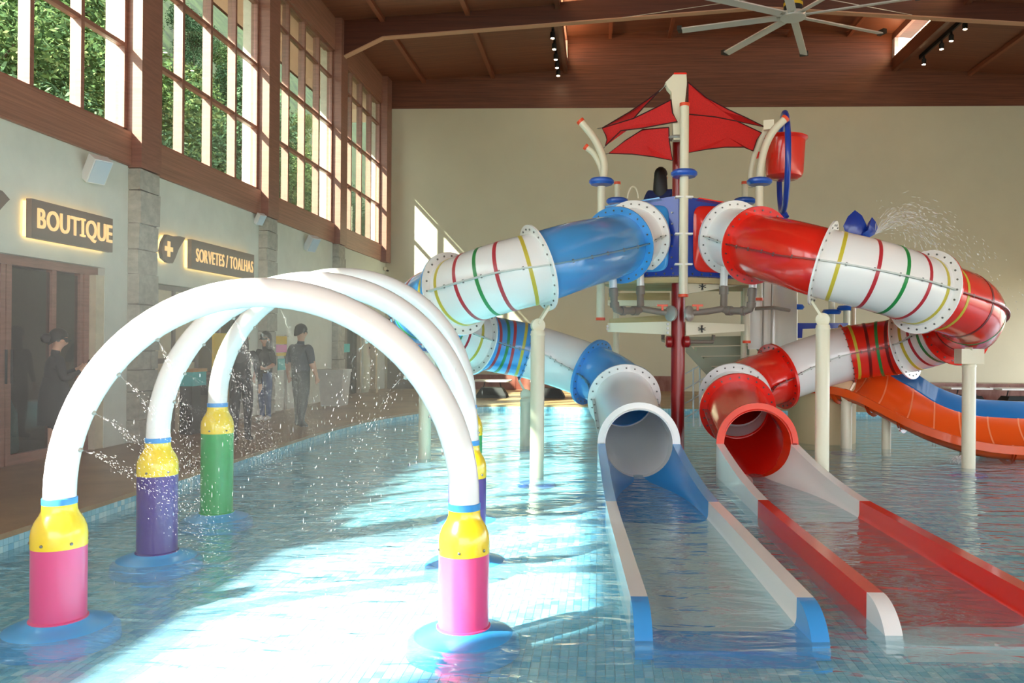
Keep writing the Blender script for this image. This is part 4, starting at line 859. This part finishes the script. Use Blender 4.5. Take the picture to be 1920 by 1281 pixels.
# ------------------------------------------------------------------ people
def person(loc, face, label, zones, pose={}, h=1.75, hair='short', extra=None, fat=1.15):
    """Skinned figure; face = heading in degrees (0 looks along +X), zones = material per body region."""
    J = {'pel': (0, 0, .95, .125), 'spi': (0, 0, 1.1, .115), 'che': (0, 0, 1.3, .14), 'nkb': (0, 0, 1.46, .07), 'nek': (.005, 0, 1.515, .05), 'hd1': (.02, 0, 1.59, .088), 'hd2': (.015, 0, 1.67, .106), 'hd3': (.01, 0, 1.735, .075), 'nos': (.118, 0, 1.62, .013)}
    for s, sg in (('l', 1), ('r', -1)):
        J.update({s + 'sh': (0, .18 * sg, 1.41, .062), s + 'el': (-.02, .25 * sg, 1.14, .044), s + 'wr': (.05, .27 * sg, .91, .029), s + 'ha': (.065, .27 * sg, .84, .034),
                  s + 'hp': (0, .09 * sg, .88, .092), s + 'kn': (.015, .1 * sg, .5, .062), s + 'an': (-.015, .1 * sg, .09, .042), s + 'he': (-.05, .1 * sg, .04, .034), s + 'to': (.14, .115 * sg, .032, .034)})
        J.update({s + 'f%d' % k: (.075, .27 * sg, .76 + .005 * abs(k - 1), .009) for k in range(4)}); J[s + 'th'] = (.1, .25 * sg, .82, .01)
    for k, v in pose.items(): J[k] = tuple(v) + (J[k][3],) if len(v) == 3 else tuple(v)
    for s in 'lr':
        wr, ha = V(J[s + 'wr'][:3]), V(J[s + 'ha'][:3]); d = (ha - wr).normalized(); ax = d.cross(V((0, 1, 0))).normalized(); ax = ax if ax.length > .1 else V((1, 0, 0))
        for k in range(4):
            o = ax * (.017 * (k - 1.5)); J[s + 'f%d' % k] = tuple(ha + d * (.085 - .008 * abs(k - 1)) + o * 1.5 + V((0, -.02 if s == 'l' else .02, 0))) + (.0085,)
        J[s + 'th'] = tuple(ha + d * .03 + ax * .055) + (.0095,)
    E_ = [('pel', 'spi', 'shirt'), ('spi', 'che', 'shirt'), ('che', 'nkb', 'shirt'), ('nkb', 'nek', 'skin'), ('nek', 'hd1', 'skin'), ('hd1', 'hd2', 'skin'), ('hd2', 'hd3', 'hair'), ('hd1', 'nos', 'skin')]
    for s in 'lr':
        E_ += [('che', s + 'sh', 'shirt'), (s + 'sh', s + 'el', 'sleeve'), (s + 'el', s + 'wr', 'forearm'), (s + 'wr', s + 'ha', 'skin'), ('pel', s + 'hp', 'trous'), (s + 'hp', s + 'kn', 'trous'), (s + 'kn', s + 'an', 'shin'), (s + 'an', s + 'he', 'shoe'), (s + 'an', s + 'to', 'shoe'), (s + 'ha', s + 'th', 'skin')] + [(s + 'ha', s + 'f%d' % k, 'skin') for k in range(4)]
    names = list(J); k_ = h / 1.79; me = bpy.data.meshes.new('body'); me.from_pydata([tuple(c * k_ for c in J[n_][:3]) for n_ in names], [(names.index(a), names.index(b)) for a, b, z in E_], [])
    ob = bpy.data.objects.new('body', me); col.objects.link(ob); md = ob.modifiers.new('s', 'SKIN'); md.use_smooth_shade = True; md.branch_smoothing = .6
    for i, n_ in enumerate(names):
        r = J[n_][3] * k_ * (fat if n_ in ('pel', 'spi', 'che', 'lhp', 'rhp', 'lkn', 'rkn', 'lsh', 'rsh', 'lel', 'rel') else 1.08); sv = me.skin_vertices[0].data[i]; wide = {'pel': 1.3, 'spi': 1.3, 'che': 1.4}.get(n_, 1); sv.radius = (r * wide, r); sv.use_root = n_ == 'pel'
    ss = ob.modifiers.new('d', 'SUBSURF'); ss.levels = 2
    dg = bpy.context.evaluated_depsgraph_get(); m2 = bpy.data.meshes.new_from_object(ob.evaluated_get(dg)); bpy.data.objects.remove(ob)
    mats = []; m2.materials.clear()
    for z in zones.values():
        if z not in mats: mats.append(z); m2.materials.append(MATS[z])
    segs = [(V(J[a][:3]) * k_, V(J[b][:3]) * k_, J[a][3] * k_, J[b][3] * k_, mats.index(zones.get(z, zones['skin']))) for a, b, z in E_]
    for f in m2.polygons:
        c = f.center; best = 9; bi = 0
        for a, b, ra, rb, i in segs:
            t_ = b - a; u_ = max(0, min(1, (c - a).dot(t_) / t_.length_squared)); dd = (c - a - t_ * u_).length - (ra + (rb - ra) * u_)
            if dd < best: best, bi = dd, i
        f.material_index = bi; f.use_smooth = True
    t = thing('person', loc, label, 'person'); ro = Matrix.Translation(loc) @ Matrix.Rotation(math.radians(face), 4, 'Z')
    def put(o): o.matrix_world = ro; col.objects.link(o); o.parent = t; o.matrix_parent_inverse = Matrix.Translation(-V(loc)); return o
    put(bpy.data.objects.new('body', m2))
    hc = V(J['hd2'][:3]) * k_; hb = MB(); R_ = .118 * k_
    for i in range(1): hb.loft([[hc + V((-.012 + math.cos(a) * math.sin(p_) * R_ * (1.08 if math.cos(a) < 0 else .93 - .25 * max(0, p_ - 1.2)), math.sin(a) * math.sin(p_) * R_ * .9, math.cos(p_) * R_ * 1.1 + .005 - (.1 if p_ > 1.3 else .03 if p_ > 1.1 else 0) * max(0, -math.cos(a)))) for a in [2 * PI * j / 20 for j in range(20)]] for p_ in [.05, .35, .7, 1.0, 1.25, 1.5]], True, True)
    if hair == 'bun': hb.lathe([(.01, -.06), (.045, -.045), (.06, 0), (.045, .045), (.01, .06)], hc + V((-.14, 0, -.0)), 14)
    if hair == 'long': hb.loft([[hc + V((-.05 + math.cos(a) * rx, math.sin(a) * ry, z)) for a in [2 * PI * j / 16 for j in range(16)]] for rx, ry, z in ((.06, .085, .05), (.075, .105, -.06), (.075, .115, -.2), (.07, .12, -.36), (.05, .1, -.46))], True, True)
    put(bpy.data.objects.new('hair', hb.mesh('hair', 'hair', 60)))
    for sg in (-1, 1):
        ey = MB().lathe([(.001, -.008), (.009, 0), (.001, .008)], hc + V((.095, .034 * sg, -.03)), 8, (1, 0, 0)); put(bpy.data.objects.new('eye', ey.mesh('eye', 'black', 60)))
        er = MB().lathe([(.004, -.012), (.026, 0), (.004, .012)], hc + V((0, .1 * sg, -.04)), 10, (0, 1, 0)); put(bpy.data.objects.new('ear', er.mesh('ear', zones['skin'], 60)))
    if extra:
        for nm, mb_, mt_ in extra: put(bpy.data.objects.new(nm, mb_.mesh(nm, mt_, 50)))
    return t
mp_ = on(563, 803, 2, ZD)
person(mp_, 62, 'person in a grey shirt and dark trousers walking past the bin', {'skin': 'skin', 'shirt': 'shirt', 'sleeve': 'shirt', 'forearm': 'skin', 'trous': 'trous', 'shin': 'trous', 'shoe': 'shoe', 'hair': 'hair'},
       {'lel': (-.02, .30, 1.14), 'lwr': (.04, .36, .92), 'lha': (.06, .37, .85), 'rel': (-.03, -.30, 1.14), 'rwr': (.02, -.36, .92), 'rha': (.03, -.37, .85), 'lkn': (.05, .1, .5), 'lan': (.02, .1, .09), 'rkn': (-.02, -.1, .5), 'ran': (-.08, -.1, .09), 'lto': (.18, .11, .032), 'lhe': (-.01, .1, .04), 'rto': (.07, -.11, .032), 'rhe': (-.11, -.1, .04), 'lsh': (0, .21, 1.41), 'rsh': (0, -.21, 1.41)}, 1.78, fat=1.4)
wp = V((-6.35, on(103, 700, 0, -6.35).y, ZD))
person(wp, 48, 'person in black clothes with hair tied back looking at a phone', {'skin': 'skin', 'shirt': 'blackcloth', 'sleeve': 'blackcloth', 'forearm': 'blackcloth', 'trous': 'blackcloth', 'shin': 'skin', 'shoe': 'shoe', 'hair': 'hair'},
       {'lel': (.06, .24, 1.14), 'lwr': (.27, .12, 1.24), 'lha': (.33, .08, 1.27), 'rel': (.04, -.24, 1.13), 'rwr': (.25, -.1, 1.22), 'rha': (.31, -.06, 1.25), 'hd1': (.05, 0, 1.58), 'hd2': (.055, 0, 1.655), 'hd3': (.05, 0, 1.72), 'nos': (.14, 0, 1.59), 'nek': (.025, 0, 1.52)}, 1.63, 'bun',
       [('skirt', MB().loft([[V((math.cos(a) * rx, math.sin(a) * ry, z)) for a in [2 * PI * j / 24 for j in range(24)]] for rx, ry, z in ((.12, .16, 1.05), (.16, .2, .85), (.17, .21, .6), (.17, .21, .5))]), 'blackcloth'), ('phone', MB().obox((.34, 0, 1.19), (.02, 0, .06), (0, .036, 0), (.004, 0, -.002)), 'phone')])
ap = on(452, 829, 2, ZD)
person(ap, 95, 'person dressed all in black standing behind the green-footed arch', {'skin': 'skin', 'shirt': 'blackcloth', 'sleeve': 'blackcloth', 'forearm': 'blackcloth', 'trous': 'blackcloth', 'shin': 'blackcloth', 'shoe': 'shoe', 'hair': 'hair'}, {}, 1.68, 'long')
jp = on(497, 790, 2, ZD)
person(jp, -120, 'person in a dark top and blue jeans by the towel rack', {'skin': 'skin', 'shirt': 'blackcloth', 'sleeve': 'blackcloth', 'forearm': 'skin', 'trous': 'jeans', 'shin': 'jeans', 'shoe': 'shoe_w', 'hair': 'hair'}, {'lwr': (.15, .2, 1.05), 'lha': (.2, .16, 1.06)}, 1.66, 'long')
tp = at(1237, 600, 12.45); person(V((tp.x, tp.y, ZP)), 75, 'person with long dark hair in a navy shirt on the tower platform', {'skin': 'skin', 'shirt': 'navycloth', 'sleeve': 'navycloth', 'forearm': 'skin', 'trous': 'trous', 'shin': 'trous', 'shoe': 'shoe', 'hair': 'hair'}, {}, 1.8, 'long', fat=1.4)

# ------------------------------------------------------------------ hillside trees beyond the windows
def leaf_ball(seed, mat, h, rad, nl, sz):
    r = random.Random(seed); mb = MB(); blobs = [(V((r.uniform(-.55, .55) * rad, r.uniform(-.55, .55) * rad, h * r.uniform(.3, .92))), rad * r.uniform(.35, .62)) for _ in range(9)]
    for k in range(nl):
        c, R_ = blobs[k % 9]; d = V((r.gauss(0, 1), r.gauss(0, 1), r.gauss(0, 1))).normalized(); p = c + d * R_ * r.uniform(.55, 1.05)
        a = (V((r.gauss(0, 1), r.gauss(0, 1), r.gauss(0, .6))) + d * .4).normalized(); b = a.cross(d + V((r.gauss(0, .5), r.gauss(0, .5), r.gauss(0, .5)))).normalized(); s_ = sz * r.uniform(.6, 1.3)
        mb.add([p - a * s_, p + b * s_ * .45, p + a * s_, p - b * s_ * .45], [(0, 1, 2, 3)])
    tk = MB().tube([V((0, 0, -.6)), V((.1, .05, h * .35)), V((-.05, .1, h * .7)), V((.05, 0, h * .9))], [.16, .12, .08, .03], 8)
    for k in range(5): c = blobs[k][0]; tk.tube([V((.05, .05, h * (.25 + .08 * k))), c * .6 + V((0, 0, c.z * .35)), c], [.06, .045, .02], 6)
    return tk.mesh('trunk', 'bark'), mb.mesh('foliage', mat, 0)
KINDS = [(leaf_ball(1, 'leaf_a', 7.5, 2.6, 11000, .10), 'dense green tree on the hillside outside the windows'), (leaf_ball(2, 'leaf_b', 7.0, 2.4, 9000, .095), 'yellow-green tree on the hillside outside the windows'), (leaf_ball(3, 'leaf_c', 8.0, 2.8, 12000, .10), 'dark green tree on the hillside outside the windows')]
r = random.Random(11)
def hillz(x): i = (-10.5 - x) / 4.2; return -.3 + max(0, i - .2) * 3.6 + max(0, i - 5) * 2.6
for dist in (12.5, 15.5, 19, 23.5, 29, 36):
    for px in range(-30, 740, 96):
        px2 = px + r.uniform(-22, 22); d = ray(px2, 300); q = CAM + d * (-dist - CAM.x) / d.x
        if q.y < 14 and dist < 14: pass
        if q.y > 95: continue
        (tk, fo), lb = KINDS[r.choice((0, 0, 1, 2, 2))]
        g = thing('tree', (q.x, q.y, hillz(q.x)), lb, 'tree', 'trees on the hillside')
        sc_ = r.uniform(.75, 1.05) * (1.0 if dist > 14 else .8); a = r.uniform(0, 6.28)
        for nm, me_ in (('trunk', tk), ('foliage', fo)):
            o = bpy.data.objects.new(nm, me_); col.objects.link(o); o.parent = g; o.rotation_euler = (0, 0, a); o.scale = (sc_, sc_, sc_)

# ------------------------------------------------------------------ sprays
def spray(name, o, d, label, spread, speed, nn, length, size, seed, cat='water spray'):
    r = random.Random(seed); mb = MB()
    for k in range(nn):
        v = (d + V((r.gauss(0, spread), r.gauss(0, spread), r.gauss(0, spread)))).normalized() * speed * r.uniform(.75, 1.1); t_ = r.uniform(0, 1) ** .8 * length
        p = o + v * t_ + V((0, 0, -4.9)) * t_ * t_; vv = v + V((0, 0, -9.8)) * t_; L = size * r.uniform(1.5, 6) * (1.6 - t_ / length); e = vv.normalized() * L; s_ = e.cross(V((r.gauss(0, 1), r.gauss(0, 1), r.gauss(0, 1)))).normalized() * size * r.uniform(.5, 1); u_ = e.cross(s_).normalized() * s_.length
        if p.z < .01: continue
        mb.add([p - e, p + s_, p - s_ * .5 + u_ * .86, p - s_ * .5 - u_ * .86, p + e], [(0, 1, 2), (0, 2, 3), (0, 3, 1), (4, 2, 1), (4, 3, 2), (4, 1, 3)])
    x = mb.build(name, 'spray', None, 0); tag(x, label, cat, kind='stuff'); return x
for k, (ya, a, q, d) in enumerate(NOZ):
    arch_c = {4.36: 'pink', 5.78: 'purple', 7.13: 'green'}[ya]
    lb = 'fine water spray from the %s-footed arch' % arch_c
    if a < 60: spray('water_spray', q, (d + V((0, -.1, .05 if a < 50 else 0))).normalized(), lb, .075, 3.0 if a < 50 else 1.6, 360, .30, .001, k)['group'] = 'sprays of the %s-footed arch' % arch_c
    elif a in (140, 124): spray('water_spray', q, (d + up * .35).normalized(), lb, .05, 1.1, 90, .5, .0016, k)['group'] = 'sprays of the %s-footed arch' % arch_c
spray('water_spray', at(1640, 440, 13.4), (rh * .9 + up * 1.0).normalized(), 'splash of drops thrown from the blue petal sprayer', .22, 3.6, 900, .75, .008, 77)
spray('water_spray', on(1800, 866, 2, .02), (rh * .3 + up).normalized(), 'low splash where the orange flume meets the pool', .8, 1.2, 500, .25, .008, 78)

# fine spray mist round the arches, also standing in for the veil of glare
mv = bpy.data.materials.new('mist'); mv.use_nodes = True; nt = mv.node_tree; nt.nodes.remove(nt.nodes['Principled BSDF'])
vs_ = nt.nodes.new('ShaderNodeVolumeScatter'); vs_.inputs['Color'].default_value = (1, 1, 1, 1); vs_.inputs['Density'].default_value = .017; vs_.inputs['Anisotropy'].default_value = .3
nt.links.new(vs_.outputs[0], nt.nodes['Material Output'].inputs['Volume']); MATS['mist'] = mv
tag(MB().box((-6.4, 3.2, .02), (.2, 12.5, 2.6)).build('water_mist', 'mist', None, 0), 'thin water mist hanging in the air round the spray arches', 'mist', kind='stuff')

r = random.Random(21); mb = MB()
for k in range(320):
    p = V((r.uniform(-3.1, -.9), r.uniform(4.6, 9.5), r.uniform(.03, 1.5))); L = r.uniform(.006, .022); s_ = .0016
    mb.add([p - up * L, p + V((s_, 0, 0)), p + V((-s_ * .5, s_ * .86, 0)), p + V((-s_ * .5, -s_ * .86, 0)), p + up * L], [(0, 1, 2), (0, 2, 3), (0, 3, 1), (4, 2, 1), (4, 3, 2), (4, 1, 3)])
tag(mb.build('water_drops', 'spray', None, 0), 'loose drops of water falling between the spray arches', 'water drops', kind='stuff')
